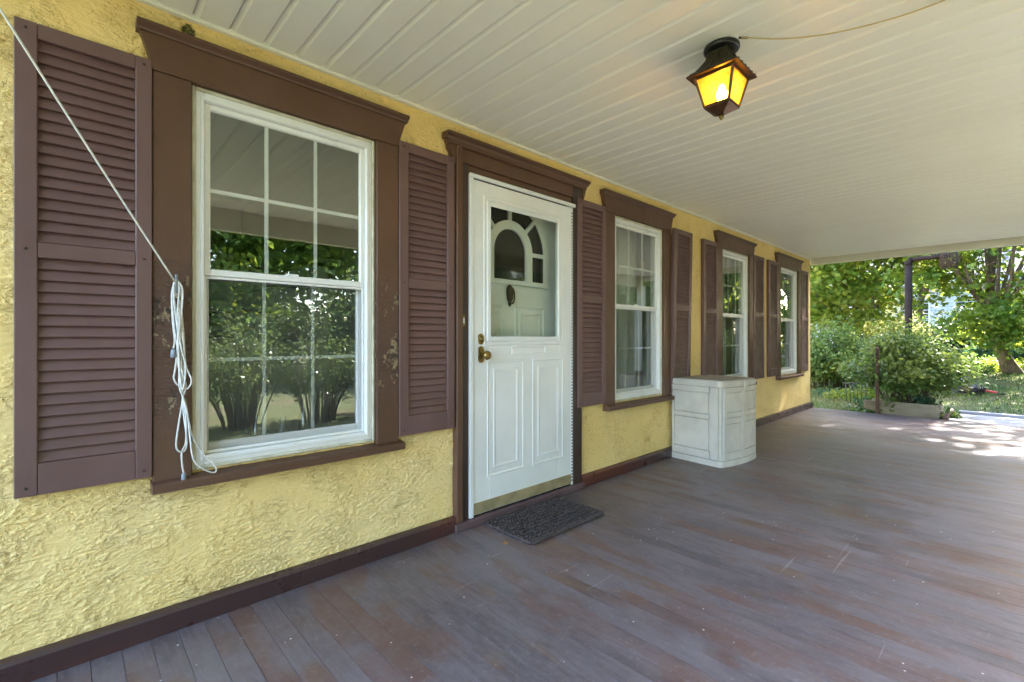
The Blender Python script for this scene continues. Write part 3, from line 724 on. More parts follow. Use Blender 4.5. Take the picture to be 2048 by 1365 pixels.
mb = MB(); mb.add([(0, 0, .006), (.02, .008, .012), (.036, .002, .004), (.022, -.010, .010), (.012, -.016, .003), (.01, .014, .004)], [(0, 1, 3), (1, 2, 3), (0, 3, 4), (0, 5, 1)])
o = mb.build('dry_leaf', M['dryleaf'], None, (1.70, -.34, .0)); md = o.modifiers.new('t', 'SOLIDIFY'); md.thickness = .001
tag(o, 'small curled brown leaf beside the doormat', 'leaf')
o = MB().box(0, .36, -.014, .014, .001, .014, .002).build('wood_strip', M['greywood'], None, (4.86, -.062, 0)); tag(o, 'thin grey strip of wood on the floor against the baseboard', 'strip')

# ------------------------------------------------------------------ ceiling lantern
lp = Vector((2.050, -1.352, CEIL))
ln = empty('ceiling_lantern', lp); tag(ln, 'lit amber glass lantern hanging from the porch ceiling', 'lantern')
MB().lathe([(.068, -.001), (.072, -.004), (.072, -.018), (.066, -.022)], (0, 0, 0), 28).build('ceiling_plate', M['black'], ln)
MB().lathe([(.003, -.024), (.005, -.026), (.004, -.031), (.001, -.033)], (-.034, -.028, 0), 10).build('plate_screw', M['brass'], ln)
def sq(r, z): return [(-r, -r, z), (r, -r, z), (r, r, z), (-r, r, z)]
pr = [(.041, -.026), (.042, -.034), (.050, -.062), (.066, -.088), (.084, -.112), (.106, -.130)]
v = [p for r_, z in pr for p in sq(r_, z)]; f = [(i * 4 + k, i * 4 + (k + 1) % 4, i * 4 + 4 + (k + 1) % 4, i * 4 + 4 + k) for i in range(len(pr) - 1) for k in range(4)] + [(3, 2, 1, 0)]
f += [(20, 21, 22, 23)]
rf = MB().add(v, f).build('roof', M['iron'], ln)
rb = MB()
for sx in range(4):
    R_ = Matrix.Rotation(math.pi / 2 * sx, 4, 'Z')
    for q in (-.86, -.52, -.17, .17, .52, .86):
        jit = random.uniform(-.012, .012)
        pts = [R_ @ Vector((q * r_ + jit * r_, -r_ - .0008, z - .001)) for r_, z in pr[1:]]
        rb.tube(pts, [.0016, .002, .0024, .003, .0042], 5)
rb.build('roof_ribs', M['iron'], rf)
MB().box(-.108, .108, -.108, .108, -.137, -.1305, .002).build('brim', M['copper'], ln)
za, zb, ra, rbm = -.138, -.262, .080, .051
def cpt(sx, sy, z, off=0): 
    t = (z - za) / (zb - za); r_ = ra + (rbm - ra) * t + off; return Vector((sx * r_, sy * r_, z))
for sx, sy in ((-1, -1), (1, -1), (1, 1), (-1, 1)):
    MB().tube([cpt(sx, sy, za), cpt(sx, sy, zb)], .0062, 4, True, False).build('corner_bar', M['copper'], ln)
cs = [(-1, -1), (1, -1), (1, 1), (-1, 1)]
for k in range(4):
    a_, b_ = cs[k], cs[(k + 1) % 4]
    q = [cpt(*a_, za - .001, -.001), cpt(*b_, za - .001, -.001), cpt(*b_, zb + .001, -.001), cpt(*a_, zb + .001, -.001)]
    MB().add(q, [(0, 1, 2, 3)]).build('pane', M['amber'], ln)
    for z in (za - .004, zb + .002): MB().tube([cpt(*a_, z), cpt(*b_, z)], .005, 4, True, False).build('cross_bar', M['copper'], ln)
v = sq(.053, zb) + sq(.053, zb - .006) + sq(.040, zb - .014) + sq(.012, zb - .032); f = [(i * 4 + k, i * 4 + (k + 1) % 4, i * 4 + 4 + (k + 1) % 4, i * 4 + 4 + k) for i in range(3) for k in range(4)] + [(0, 1, 2, 3), (12, 13, 14, 15)]
MB().add(v, f).build('base_cup', M['copper'], ln)
MB().lathe([(.004, zb - .031), (.009, zb - .037), (.010, zb - .044), (.005, zb - .052), (.001, zb - .054)], (0, 0, 0), 14).build('finial', M['brass'], ln)
MB().lathe([(.014, -.14), (.014, -.165), (.012, -.168)], (0, 0, 0), 14).build('socket', M['vinyl'], ln)
MB().lathe([(.008, -.1685), (.014, -.178), (.021, -.195), (.023, -.21), (.018, -.227), (.006, -.234), (.001, -.235)], (0, 0, 0), 16).build('bulb', M['bulb'], ln)
pl = bpy.data.lights.new('lantern_light', 'POINT'); pl.energy = 1.7; pl.color = (1, .66, .30); pl.shadow_soft_size = .024
po = bpy.data.objects.new('lantern_light', pl); COL.objects.link(po); po.parent = ln; po.location = (0, 0, -.205)
# cable from the lantern along the ceiling
ctl = [(1478, 76, .012), (1500, 76, .03), (1560, 78, .045), (1640, 71, .05), (1720, 55, .045), (1800, 33, .03), (1860, 12, .012), (1893, -1, .004), (1960, -30, .004)]
pts = []
for px, py, dr_ in ctl:
    t = (CEIL - dr_ - CAM_H) / (676 - py); pts.append(CAM + (FWD * FPX + RGT * (px - 1024) + Vector((0, 0, 676 - py))) * t)
def smoothpts(p, n=6):
    out = []
    P = [p[0]] + list(p) + [p[-1]]
    for i in range(1, len(P) - 2):
        for k in range(n):
            t = k / n; a_, b_, c_, d_ = (Vector(P[i - 1]), Vector(P[i]), Vector(P[i + 1]), Vector(P[i + 2]))
            out.append(.5 * ((2 * b_) + (c_ - a_) * t + (2 * a_ - 5 * b_ + 4 * c_ - d_) * t * t + (3 * b_ - a_ - 3 * c_ + d_) * t ** 3))
    out.append(Vector(p[-1])); return out
last = pts[-1]; pts.append(Vector((last.x + .1, FLOOR_Y1 + .07, CEIL - .004)))
cb = MB().tube(smoothpts(pts), .0028, 6).build('lantern_cable', M['wire']); tag(cb, 'thin tan cable running from the lantern across the ceiling', 'cable')
MB().tube([pts[0], pts[0].lerp(pts[1], .8)], .0048, 8).build('splice', M['black'], cb)

# ------------------------------------------------------------------ white cord tied up on the near window casing
cl = empty('rope_line', (0, 0, 0)); tag(cl, 'white cord coiled on a hook on the peeling window casing', 'rope')
hk = wallpt(352, 566, .04)
MB().tube([(hk.x, -.031, hk.z), (hk.x, -.055, hk.z), (hk.x, -.062, hk.z + .012)], .004, 8).tube([(hk.x, -.05, hk.z + .03), (hk.x, -.05, hk.z - .04)], .0045, 8).build('hook', M['plug'], cl)
pA = Vector((hk.x - .004, -.058, hk.z)); q = wallpt(0, 12, .33); pB = pA + (q - pA) * 1.0; pB = pA + (q - pA) * ((CEIL - pA.z) / (q.z - pA.z))
MB().tube([pA.lerp(pB, i / 16) - Vector((0, 0, .010 * math.sin(math.pi * i / 16))) for i in range(17)], .0032, 8).build('taut_line', M['cord'], cl)
def wp(lst, y=-.05): 
    out = []
    for i, (px, py) in enumerate(lst):
        v_ = wallpt(px, py, .045); out.append(Vector((v_.x, y - .006 * math.sin(i * 1.9 + px), v_.z)))
    return smoothpts(out, 6)
loops = [[(352, 566), (344, 585), (346, 640), (350, 680), (347, 697)],
         [(350, 563), (344, 590), (348, 650), (356, 700), (364, 745), (372, 770), (366, 790), (358, 770), (360, 720), (362, 660), (358, 600), (352, 566)],
         [(354, 562), (364, 580), (362, 630), (358, 680), (350, 740), (348, 758), (358, 770), (368, 740), (368, 690), (364, 630), (362, 590), (354, 563)],
         [(353, 560), (346, 575), (352, 640), (360, 690), (372, 735), (382, 762), (372, 778), (362, 760), (356, 700), (354, 630), (358, 580), (353, 562)],
         [(352, 568), (360, 575), (364, 610), (362, 680), (364, 760), (366, 800), (358, 850), (352, 890), (358, 903), (370, 902), (374, 880), (368, 830), (366, 800)],
         [(366, 795), (372, 840), (372, 885), (364, 905), (364, 930), (368, 950)],
         [(364, 790), (374, 820), (380, 880), (386, 918), (402, 935), (424, 945), (433, 940), (424, 925), (404, 905), (384, 870), (372, 820), (366, 795)],
         [(356, 600), (358, 650), (354, 700), (358, 740), (364, 780), (370, 740), (366, 690), (362, 640), (360, 600)],
         [(347, 572), (352, 590), (360, 580), (352, 570), (346, 584), (356, 596), (362, 574)]]
for i, lp_ in enumerate(loops): MB().tube(wp(lp_, -.043 - .0035 * (i % 4)), .0032, 7).build('cord_loop', M['cord'], cl)
for (px, py) in ((346, 706), (367, 953)):
    v_ = wallpt(px, py, .045); MB().lathe([(.0045, .014), (.0075, .010), (.009, -.016), (.006, -.018)], (v_.x, -.05, v_.z), 10).build('cord_tip', M['plug'], cl)

# ------------------------------------------------------------------ foliage builders
T_OVAL = (np.array([[0, 0, 0], [.32, .45, .06], [0, 1, 0], [-.32, .45, .06]]), np.array([[0, 1, 2], [0, 2, 3]]))
_mo = [(0, 0), (.52, .02), (.34, .30), (.64, .54), (.26, .60), (0, 1.05), (-.26, .60), (-.64, .54), (-.34, .30), (-.52, .02)]
T_MAPLE = (np.array([(x, y, .10 * abs(x) - .12 * max(0, y - .5)) for x, y in _mo] + [(0, .42, -.03)]), np.array([[i, (i + 1) % 10, 10] for i in range(10)]))
T_LONG = (np.array([[0, 0, 0], [.10, .5, .03], [0, 1, -.06], [-.10, .5, .03]]), np.array([[0, 1, 2], [0, 2, 3]]))
def leaf_mesh(name, P, size, tmpl, mat, up=.6, droop=0.0, rng=RNG, outward=None):
    """P: leaf positions; every leaf is a small separate face group with its own turn and tilt"""
    n = len(P); tv, tf = tmpl
    nrm = rng.normal(size=(n, 3)); nrm /= np.linalg.norm(nrm, axis=1, keepdims=True)
    nrm = nrm * (1 - up) + np.array([0, 0, 1.0]) * up
    if outward is not None: nrm += outward * .5
    nrm /= np.linalg.norm(nrm, axis=1, keepdims=True)
    d = rng.normal(size=(n, 3)) + np.array([0, 0, -droop * 2]); 
    if outward is not None: d += outward
    d -= nrm * (d * nrm).sum(1, keepdims=True); d /= np.linalg.norm(d, axis=1, keepdims=True) + 1e-9
    s = np.cross(d, nrm); sz = size * rng.uniform(.65, 1.25, n)
    V = P[:, None, :] + (tv[None, :, 0:1] * s[:, None, :] + tv[None, :, 1:2] * d[:, None, :] + tv[None, :, 2:3] * nrm[:, None, :]) * sz[:, None, None]
    F = tf[None] + (np.arange(n) * len(tv))[:, None, None]
    return np_mesh(name, V.reshape(-1, 3), F.reshape(-1, 3), mat)
def branch_pts(a, b, bend=.12, n=6):
    a, b = Vector(a), Vector(b); L = (b - a).length; o = Vector((random.uniform(-1, 1), random.uniform(-1, 1), random.uniform(-.3, 1))) * L * bend
    return [a.lerp(b, i / n) + o * math.sin(math.pi * i / n) for i in range(n + 1)]
def tree(name, label, cat, base, trunk_top, r0, crown_c, crown_r, nclump, per, leaf, tmpl, mat, clump_s, group=None, limbs=9, lower=None, up=.6, droop=.1, limbr=.35, fine=None, extra=()):
    t = empty(name, base); b = Vector(base); tag(t, label, cat, group)
    tt = Vector(trunk_top) - b; pts = branch_pts((0, 0, -.15), tt, .06, 8)
    rr = [r0 * (1.35 if i == 0 else 1.08 if i == 1 else 1 - .5 * i / 8) for i in range(9)]
    MB().tube(pts, rr, 10).build('trunk', M['bark'], t)
    cc = Vector(crown_c) - b; cl_ = []
    while len(cl_) < nclump:
        q = RNG.normal(size=3); q /= np.linalg.norm(q); q *= RNG.uniform(.25, 1) ** .5
        p = np.array(cc) + q * np.array(crown_r)
        if lower is not None and p[2] + b.z < lower: continue
        cl_.append(p)
    cl_ = np.array(cl_ + [np.array(Vector(e_) - b) for e_ in extra])
    lb = MB()
    for i in range(limbs):
        e = Vector(cl_[RNG.integers(len(cl_))]); s = pts[random.randint(4, 8)]
        bp = branch_pts(s, e, .15, 7); lb.tube(bp, [r0 * limbr * (1 - .8 * k / 7) for k in range(8)], 6)
        for _ in range(4):
            s2 = bp[random.randint(3, 6)]; e2 = Vector(cl_[np.argsort(((cl_ - np.array(s2)) ** 2).sum(1))[random.randint(0, 7)]])
            lb.tube(branch_pts(s2, e2, .15, 4), [r0 * .12 * (1 - .7 * k / 4) for k in range(5)], 4)
    lb.build('limbs', M['bark'], t)
    if fine is not None:                            # the low boughs that hang into view carry smaller, denser leaves
        hi = cl_[:, 2] + b.z > fine; lo_ = cl_[~hi]
        if len(lo_):
            k = int(per * 2.3); P = np.repeat(lo_, k, 0); tilt = RNG.normal(size=(len(lo_), 2)) * .3
            off = RNG.normal(size=P.shape) * np.array(clump_s) * 1.05 * np.repeat(RNG.uniform(.5, 1.3, len(lo_)), k)[:, None]
            off[:, 2] += off[:, 0] * np.repeat(tilt[:, 0], k) + off[:, 1] * np.repeat(tilt[:, 1], k) - .3 * (off[:, 0] ** 2 + off[:, 1] ** 2)
            link('low_crown', leaf_mesh('low_crown', P + off, leaf * .62, tmpl, mat, up * .75, droop), None, t)
        cl_ = cl_[hi]
    k = per; P = np.repeat(cl_, k, 0); tilt = RNG.normal(size=(len(cl_), 2)) * .25
    off = RNG.normal(size=P.shape) * np.array(clump_s) * np.repeat(RNG.uniform(.6, 1.3, len(cl_)), k)[:, None]
    off[:, 2] += off[:, 0] * np.repeat(tilt[:, 0], k) + off[:, 1] * np.repeat(tilt[:, 1], k) - .25 * (off[:, 0] ** 2 + off[:, 1] ** 2)
    link('crown', leaf_mesh('crown', P + off, leaf, tmpl, mat, up, droop), None, t)
    return t
def bush(name, label, cat, base, w, h, nstem, per, leaf, mat, tmpl=T_OVAL, spread=.25, start=.35, group=None, lean=(0, 0), stem_r=.006, up=.35, parts=True, arch=.25):
    t = empty(name, base); tag(t, label, cat, group); sm_ = MB(); P = []; O = []
    for i in range(nstem):
        a = random.uniform(0, 2 * math.pi); rr = math.sqrt(random.random())
        p0 = Vector((math.cos(a) * rr * w * spread, math.sin(a) * rr * w * spread, -.05))
        hh = h * (1 - .45 * rr ** 2) * random.uniform(.72, 1.05)
        p1 = Vector((math.cos(a) * rr * w * .5 + lean[0] * h, math.sin(a) * rr * w * .5 + lean[1] * h, hh))
        pts = []
        for k in range(7):
            q = k / 6; v_ = p0.lerp(p1, q); s = q ** 1.6; v_.x = p0.x + (p1.x - p0.x) * s; v_.y = p0.y + (p1.y - p0.y) * s
            v_.z = p0.z + (p1.z - p0.z) * (q - arch * rr * (q ** 3) * .5) ; pts.append(v_)
        sm_.tube(pts, [stem_r * (1 - .7 * k / 6) for k in range(7)], 4, False)
        A = np.array([list(q) for q in pts])
        for _ in range(per):
            q = start + (1 - start) * random.random() ** .75; f_ = q * 6; k = min(5, int(f_)); pt = A[k] + (A[k + 1] - A[k]) * (f_ - k)
            P.append(pt + RNG.normal(size=3) * np.array([.055, .055, .04]) * (w / 1.4) * (.4 + q)); O.append([math.cos(a) * rr, math.sin(a) * rr, .3])
    sm_.build('stems', M['twig'], t)
    link('foliage', leaf_mesh('foliage', np.array(P), leaf, tmpl, mat, up, .1, outward=np.array(O)), None, t)
    return t
def on_ground(v): return Vector((v.x, v.y, gz(v.x, v.y)))

# ------------------------------------------------------------------ planter bed, bush and yard clutter at the porch end
pb = empty('planter_bed', (8.98, -1.5, 0)); tag(pb, 'low weathered timber planter bed at the end of the porch', 'planter')
for (x0, x1, y0, y1, z0, z1) in ((0, .05, .0, .86, -.16, .15), (.62, .67, .0, .86, -.16, .11), (.051, .619, .81, .86, -.16, .10), (.051, .619, .0, .05, -.16, .10)):
    MB().box(x0, x1, y0, y1, z0, z1, .006).build('plank', M['timber'], pb)
v = [(.05 + .57 * i / 10, .05 + .76 * j / 12, .06 + random.uniform(-.02, .03)) for i in range(11) for j in range(13)]
MB().add(v, [(i * 13 + j, (i + 1) * 13 + j, (i + 1) * 13 + j + 1, i * 13 + j + 1) for i in range(10) for j in range(12)], True).build('soil', M['soil'], pb)
bush('arching_shrub', 'large arching green shrub growing in the timber planter bed', 'shrub', (9.30, -1.10, .05), 1.55, 1.36, 150, 95, .062, M['bushleaf'], spread=.15, start=.44, arch=.45)
for i, (x, y, w, h) in enumerate(((9.0, -.66, .4, .2), (9.14, -1.30, .4, .26), (9.25, -1.58, .4, .16), (9.4, -.62, .6, .3), (9.12, -.95, .3, .24))):
    bush('bed_weed', ['low weed beside the rusty post at the planter corner', 'bluish weed hanging over the middle of the planter plank', 'low weed beside the brown kerb board of the landing', 'bluish leafy weed behind the planter near the iron rack', 'small weed on the planter soil under the arching shrub'][i], 'weed', (x, y, .03 if y > -1.5 and y < -.7 else gz(x)), w, h, 14, 16, .075, M['blueleaf'] if i % 2 else M['bushleaf'], spread=.3, start=.3, group='weeds around the planter bed', stem_r=.003)
# rusty newel post at the floor edge
np_ = at(1753, 828, 6.92); np_.x = 8.715
ps = empty('newel_post', (np_.x, np_.y, gz(np_.x))); tag(ps, 'thin rusty iron post with a small knob at the edge of the porch', 'post')
MB().box(-.021, .021, -.021, .021, -.02, 1.02, .004).build('shaft', M['rust'], ps)
MB().lathe([(.024, 1.02), (.026, 1.035), (.014, 1.05), (.026, 1.075), (.026, 1.09), (.010, 1.115), (.001, 1.12)], (0, 0, 0), 14).build('knob', M['rust'], ps)
# brown steel pole with an elbow, arm and wicker basket
pb_ = at(1817, 521, 9.4); g0_ = gz(pb_.x)
pp = empty('steel_pole', (pb_.x, pb_.y, g0_)); tag(pp, 'brown steel pole with an elbow and a horizontal arm behind the shrub', 'pole')
ph = pb_.z - g0_
arm_end = at(1888, 512, 9.0) - Vector((pb_.x, pb_.y, g0_)); far_end = arm_end + (arm_end - Vector((0, 0, ph))) * 1.4
MB().tube([(0, 0, -.2), (0, 0, ph - .08)], .060, 16).build('upright', M['pole'], pp)
MB().tube([(0, 0, ph - .10), (0, 0, ph - .02)], .066, 16).tube([(0, 0, ph)] + [Vector((0, 0, ph)).lerp(arm_end, .1)], .058, 14).build('elbow', M['pole'], pp)
MB().tube([(0, 0, ph), arm_end, arm_end.lerp(far_end, .12)], .044, 14).build('arm', M['pole'], pp)
bk_c = at(1898, 520, 8.95)
bs = empty('hanging_basket', bk_c); tag(bs, 'woven brown basket hanging from the arm of the steel pole', 'basket')
wv = MB()
def br(z): return .10 + .035 * math.cos(z * 9)
for k in range(22):
    a = 2 * math.pi * k / 22; wv.tube([(br(z) * math.cos(a), br(z) * math.sin(a), z) for z in np.linspace(-.15, .14, 7)], .006, 4)
wv.build('stakes', M['basket'], bs); wv = MB()
for j in range(11):
    z = -.15 + .029 * j; wv.tube([((br(z) + .006 * (1 if k % 2 else -1)) * math.cos(math.pi * k / 22), (br(z) + .006 * (1 if k % 2 else -1)) * math.sin(math.pi * k / 22), z) for k in range(45)], .0065, 4)
wv.build('weave', M['basket'], bs)
MB().tube([(0, .12, .14), (0, .06, .30), (0, 0, .33), (0, -.06, .30), (0, -.12, .14)], .005, 6).build('handle', M['basket'], bs)
# slatted iron rack
rk = at(1712, 803, 8.5); rk = on_ground(rk)
rr_ = empty('iron_rack', rk, None, rad(20)); tag(rr_, 'small dark slatted iron rack leaning in the weeds', 'rack')
for k in range(6): MB().tube([(0, -.13 + k * .052, -.03), (.05, -.15 + k * .060, .36 - .0 * k)], .007, 6).build('bar', M['rackm'], rr_)
MB().tube([(.05, -.19, .36), (.05, .20, .36)], .010, 6).build('top_rail', M['rackm'], rr_)
# sack heap and red handled tool
sk = on_ground(at(1926, 790, 9.3))
def crumple(name, mat, c, r, label, seed, squash=(1, 1, .6)):
    rg = np.random.default_rng(seed); v = []; f = []; n, m = 18, 11
    ph_ = rg.uniform(0, 6, 8)
    for i in range(m):
        th = math.pi * i / (m - 1)
        for k in range(n):
            a = 2 * math.pi * k / n
            rr2 = r * (1 + .16 * math.sin(3 * a + ph_[0] + 2 * th) + .12 * math.sin(5 * a + ph_[1] - 3 * th) + .10 * math.sin(7 * th + ph_[2]) + rg.uniform(-.06, .06))
            v.append((rr2 * math.sin(th) * math.cos(a) * squash[0], rr2 * math.sin(th) * math.sin(a) * squash[1], max(0.0, .3 * r + rr2 * math.cos(th) * squash[2])))
    for i in range(m - 1):
        for k in range(n): f.append((i * n + k, i * n + (k + 1) % n, (i + 1) * n + (k + 1) % n, (i + 1) * n + k))
    o = MB().add(v, f, False).build(name, mat, None, c); tag(o, label, 'sack'); return o
crumple('plastic_sack', M['sack'], sk, .26, 'crumpled black plastic sack lying on the grass past the planter', 3, (1.1, 1.25, .55))
crumple('printed_sack', M['sackw'], sk + Vector((.42, .12, .03)), .20, 'pale printed sack slumped behind the black plastic sack', 5, (.9, 1.1, 1.0))
tl = empty('garden_tool', on_ground(at(1962, 792, 9.3))); tag(tl, 'red handled garden tool lying beside the black sack', 'tool')
MB().tube([(.3, .30, .20), (0, 0, .05), (-.22, -.22, .035)], .022, 8).build('handle', M['red'], tl)
MB().box(-.36, -.20, -.34, -.18, .01, .03, .006).build('blade', M['pole'], tl)

# ------------------------------------------------------------------ shrubs and trees of the yard
b = on_ground(at(1655, 772, 10.4)); bush('rounded_shrub', 'light green rounded shrub beside the corner of the house', 'shrub', b, 1.9, 1.55, 130, 80, .075, M['bushleaf'], spread=.2, start=.25)
b = on_ground(at(1735, 770, 11.2)); bush('rounded_shrub', 'loose bluish green shrub behind the rusty post', 'shrub', b, 1.5, 1.1, 90, 70, .07, M['blueleaf'], spread=.25, start=.2)
b = on_ground(at(1925, 705, 17.5)); bush('dark_shrub', 'dark evergreen shrub against the pale blue neighbouring house', 'shrub', b, 2.4, 1.9, 120, 110, .10, M['darkleaf'], spread=.35, start=.1)
b = on_ground(at(1768, 700, 16.0)); bush('weeping_shrub', 'yellow-green weeping shrub in front of the neighbouring windows', 'shrub', b, 2.7, 2.5, 110, 100, .13, M['willow'], T_LONG, .2, .3, arch=1.0, up=.1)
b = on_ground(at(2015, 722, 15.5)); bush('blade_plant', 'clump of tall blade leaves behind the leaning tree', 'plant', b, 1.8, .8, 60, 30, .38, M['blueleaf'], T_LONG, .4, .1, up=.0)
for i, (px, py, dp, w, h) in enumerate(((1985, 752, 12.6, 1.1, .35), (1925, 758, 12.0, 1.2, .4), (2040, 760, 12.4, .9, .35), (1960, 735, 13.5, 1.3, .45))):
    b = on_ground(at(px, py, dp)); bush('ground_cover', ['light green ground cover just left of the leaning maple trunk', 'light green ground cover behind the sacks on the grass', 'light green ground cover at the foot of the leaning maple', 'light green ground cover along the edge of the pale drive'][i], 'plant', b, w, h, 34, 20, .085, M['bushleaf'] if i % 2 else M['maple'], spread=.45, start=.2, group='ground cover plants under the leaning tree', stem_r=.003)
for i, (px, py, dp, w, h) in enumerate(((1660, 800, 9.4, .8, .16), (1690, 808, 9.0, .7, .2), (1725, 800, 9.0, .6, .25))):
    b = on_ground(at(px, py, dp)); bush('lawn_weed', ['low bluish weed on the grass beside the house corner', 'yellow-green weed on the grass left of the iron rack', 'yellow-green weed around the feet of the iron rack'][i], 'weed', b, w, h, 30, 18, .06, M['maple2'] if i else M['blueleaf'], spread=.45, start=.1, group='weeds by the porch corner', stem_r=.002)

tb = on_ground(at(2034, 748, 12.0)); tt_ = at(1978, 585, 11.6); low = [at(random.uniform(1955, 2085), random.uniform(590, 678), random.uniform(10.6, 12.2)) for _ in range(20)] + [Vector((random.uniform(14.8, 17.4), random.uniform(-5.0, -2.2), random.uniform(7.3, 9.8))) for _ in range(40)]  # second set: unseen high clumps added to shade the porch floor
tree('leaning_maple', 'leaning maple with a bare trunk and low spreading leaves', 'tree', tb, tt_, .165, at(1990, 560, 11.6) + Vector((-.6, .2, 3.6)), (3.0, 3.2, 4.6), 95, 65, .17, T_MAPLE, M['maple'], (.36, .36, .12), limbs=24, lower=1.5, limbr=.26, fine=4.2, extra=low)
tb = on_ground(at(1706, 700, 15.5)); tt_ = at(1708, 560, 15.5); low = [at(random.uniform(1600, 1770), random.uniform(520, 650), random.uniform(12.5, 15)) for _ in range(26)]
tree('maple_tree', 'broad maple with bright yellow-green leaves near the house corner', 'tree', tb, tt_, .15, at(1690, 470, 14.5) + Vector((0, 0, .8)), (3.2, 3.0, 3.6), 100, 60, .20, T_MAPLE, M['maple2'], (.42, .42, .13), limbs=18, lower=1.6, fine=4.6, extra=low)
tb = on_ground(at(1840, 690, 20.0)); tt_ = tb + Vector((-1, -.3, 3.2))
tree('maple_tree', 'deep green maple with boughs hanging in front of the pale blue house', 'tree', tb, tt_, .16, at(1800, 500, 13.0) + Vector((.3, 0, .9)), (2.6, 2.2, 2.4), 80, 60, .18, T_MAPLE, M['maple'], (.40, .40, .13), limbs=14, lower=2.05, fine=4.6)
tb = on_ground(at(2240, 700, 14.0)); tt_ = tb + Vector((0, 0, 3.2))
tree('ash_tree', 'cool green tree with slender leaves overhanging the leaning maple', 'tree', tb, tt_, .2, at(2080, 430, 11.0) + Vector((0, -.2, .9)), (2.2, 2.3, 1.6), 100, 80, .17, T_LONG, M['blueleaf'], (.40, .40, .16), limbs=12, lower=2.45, fine=4.5)
# tall backdrop trees behind the neighbouring house and round the yard
def big_tree(x, y, h, r, lab, mat, group, per=170):
    b_ = Vector((x, y, gz(x, y)))
    tree('tall_tree', lab, 'tree', b_, b_ + Vector((random.uniform(-.5, .5), random.uniform(-.5, .5), h * .5)), .28, b_ + Vector((0, 0, h * .62)), (r, r, h * .44), 120, per, .24, T_OVAL, mat, (.75, .75, .35), group, limbs=10, up=.4)
for (x, y, h, r, lab, mk) in ((39, 7, 13, 4.6, 'tall tree behind the pale blue house, beside its gable', 'farleaf'), (40, -3, 13, 4.8, 'tall tree standing straight behind the pale blue house', 'farleaf'), (30, 12.5, 11, 4.5, 'tall yellow-green tree left of the pale blue house', 'maple2'),
                            (38, -14, 13, 5, 'tall tree right of the pale blue house', 'farleaf'), (22, 10.5, 10, 3.8, 'tall tree between the yellow house and the pale blue house', 'maple')):
    big_tree(x, y, h, r, lab, M[mk], 'tall trees around the pale blue house')

# ------------------------------------------------------------------ neighbouring house
nh = empty('neighbour_house', (27.5, -5.0, gz(27.5))); tag(nh, 'pale blue clapboard neighbouring house behind the trees', 'house')
MB().box(.06, 7, .03, 11.97, -.3, 3.36).build('wall', M['siding'], nh)
for k in range(23):
    z0 = -.1 + k * .152
    vv = [(.012, z0), (.058, z0), (.058, z0 + .158), (.046, z0 + .158)]
    mb = MB(); n = 4; v = [(x, 0.0, z) for x, z in vv] + [(x, 12.0, z) for x, z in vv]; mb.add(v, [(0, 1, 2, 3), (7, 6, 5, 4)] + [(i, (i + 1) % 4, 4 + (i + 1) % 4, 4 + i) for i in range(4)])
    mb.build('siding_board', M['siding'], nh)
MB().prism([(.062, 3.366), (7, 3.366), (3.5, 5.8)], .05, 11.95, 'y').build('gable', M['siding'], nh)
MB().prism([(-.45, 3.16), (-.40, 3.06), (3.5, 5.86), (7.4, 3.11), (7.45, 3.21), (3.5, 6.03)], -.35, 12.35, 'y').build('roof', M['nroof'], nh)
MB().box(-.47, -.40, -.35, 12.35, 2.97, 3.13, .01).build('gutter', M['ntrim'], nh)
for (y0, y1, z0, z1) in ((5.3, 6.25, .75, 2.25), (3.4, 4.4, 1.0, 2.3), (8.2, 9.2, .8, 2.25), (1.2, 2.1, .9, 2.25)):
    wdw = empty('window', (0, 0, 0), nh)
    fr = MB(); fr.box(-.012, .055, y0 - .08, y0, z0 - .08, z1 + .08, .004); fr.box(-.012, .055, y1, y1 + .08, z0 - .08, z1 + .08, .004); fr.box(-.012, .055, y0, y1, z1, z1 + .08, .004); fr.box(-.02, .055, y0, y1, z0 - .08, z0, .004); fr.build('frame', M['ntrim'], wdw)
    fr = MB(); fr.box(.0, .03, y0, y1, (z0 + z1) / 2 - .02, (z0 + z1) / 2 + .02); 
    for q in (1 / 3, 2 / 3): fr.box(.004, .028, y0 + (y1 - y0) * q - .012, y0 + (y1 - y0) * q + .012, z0, z1)
    fr.build('sash_bars', M['ntrim'], wdw)
    MB().box(.018, .024, y0, y1, z0, z1).build('pane', M['nglass'], wdw)
# pale sunlit strip of drive in front of the neighbouring house
o = MB().add([(20.5, -14, gz(20.5) + .03), (22.8, -14, gz(22.8) + .03), (22.8, -.6, gz(22.8) + .03), (20.5, -.2, gz(20.5) + .03)], [(0, 1, 2, 3)]).build('drive', pmat('pale_gravel', (.40, .38, .34), .9, (.32, .30, .27), 6)); tag(o, kind='structure')

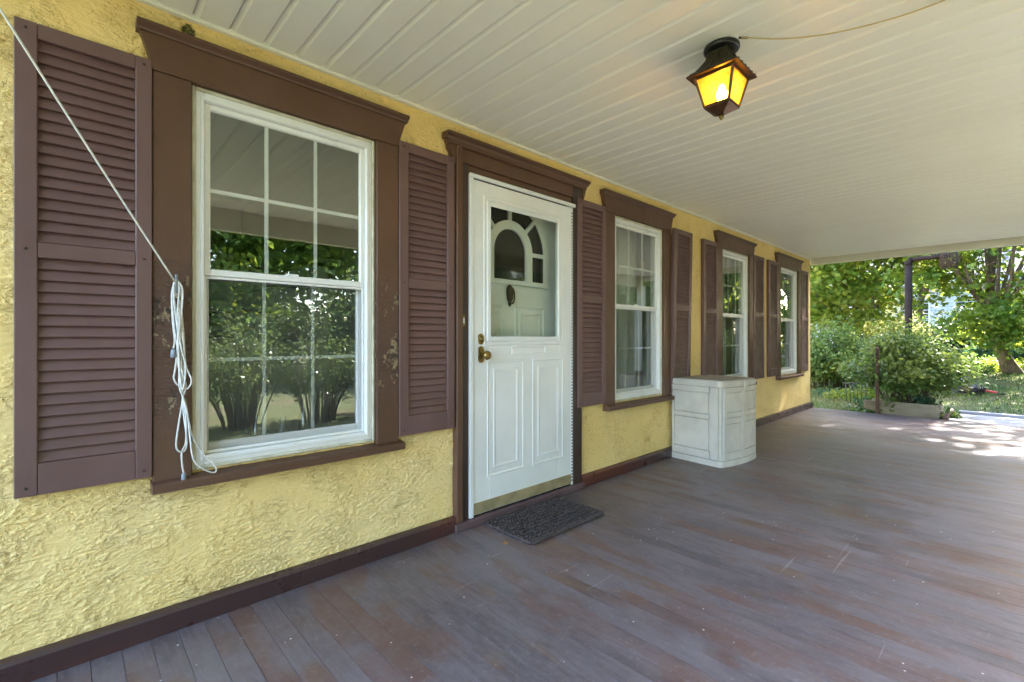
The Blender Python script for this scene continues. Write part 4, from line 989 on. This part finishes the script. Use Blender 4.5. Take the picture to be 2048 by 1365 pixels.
# ------------------------------------------------------------------ grass
def grass_patch(n, x0, x1, y0, y1, hgt):
    X = x0 + (x1 - x0) * RNG.random(n) ** 1.6; Y = RNG.uniform(y0, y1, n)
    k = ~((X < 9.98) & (Y < -1.45)) & ~((X > 8.9) & (X < 9.75) & (Y > -1.6) & (Y < -.58))
    X, Y = X[k], Y[k]; Z = np.array([gz(a, 0) for a in X]); P = np.stack([X, Y, Z], 1); n = len(P)
    a = RNG.uniform(0, 6.28, n); s = np.stack([np.cos(a), np.sin(a), 0 * a], 1) * .006 * (1 + (X - 8.8)[:, None] * .12); ln_ = RNG.normal(size=(n, 3)) * .35; ln_[:, 2] = 1; ln_ *= (hgt * RNG.uniform(.5, 1.3, n))[:, None]
    V = np.stack([P - s, P + s, P + ln_], 1).reshape(-1, 3); F = np.arange(3 * n).reshape(-1, 3)
    return np_mesh('grass', V, F, M['grass'])
o = link('grass', grass_patch(70000, 8.78, 19, -9, 8, .075)); tag(o, 'short patchy lawn grass beyond the porch', 'grass', kind='stuff')

# ------------------------------------------------------------------ front yard (seen mirrored in the window panes)
def hedge_plant(x, y, w, h, lab):
    return bush('hedge_bush', lab, 'hedge', (x, y, gz(x)), w, h, 46, 70, .055, M['hedge'], spread=.16, start=.42, group='clipped hedge bushes in front of the porch', stem_r=.013, arch=.1)
for i in range(14):
    hedge_plant(-4.2 + i * 1.0 + random.uniform(-.1, .1), -5.0 + random.uniform(-.15, .15), 1.5, 1.75 + random.uniform(-.1, .12), 'leafy hedge bush with bare lower stems in front of the porch')
for (x, y, h, r, lab, mk) in ((-7, -15, 10, 4, 'tall tree across the front lawn, reflected in the near window', 'maple'), (-1.5, -17, 11, 4.2, 'tall tree across the front lawn, reflected in the near window', 'farleaf'), (4.5, -16, 10, 4, 'tall tree across the front lawn, reflected in the near window', 'maple'),
                            (11, -17, 11, 4.4, 'tall tree across the front lawn, reflected in the near window', 'farleaf'), (18, -14, 10, 4, 'tall tree across the front lawn, reflected in the near window', 'maple2'), (16.5, -9.5, 9, 3.6, 'tall tree at the side lawn, mirrored in the windows past the door', 'maple'), (23.5, -11, 10, 4.2, 'tall tree at the side lawn, mirrored in the windows past the door', 'maple2'), (28, -8.8, 10, 3.8, 'tall tree at the side lawn, mirrored in the windows past the door', 'maple')):
    big_tree(x, y, h, r, lab, M[mk], 'tall trees across the front lawn', 240)
for i in range(14):
    bush('lawn_shrub', 'tall leafy shrub at the back of the front lawn', 'shrub', (-9 + i * 3.0 + random.uniform(-.5, .5), -11.5 + random.uniform(-.8, .8), gz(0)), 3.6, 3.3 + random.uniform(-.4, .5), 70, 90, .20, M[('bushleaf', 'maple', 'hedge')[i % 3]], spread=.3, start=.05, group='shrubs at the back of the front lawn', stem_r=.02)
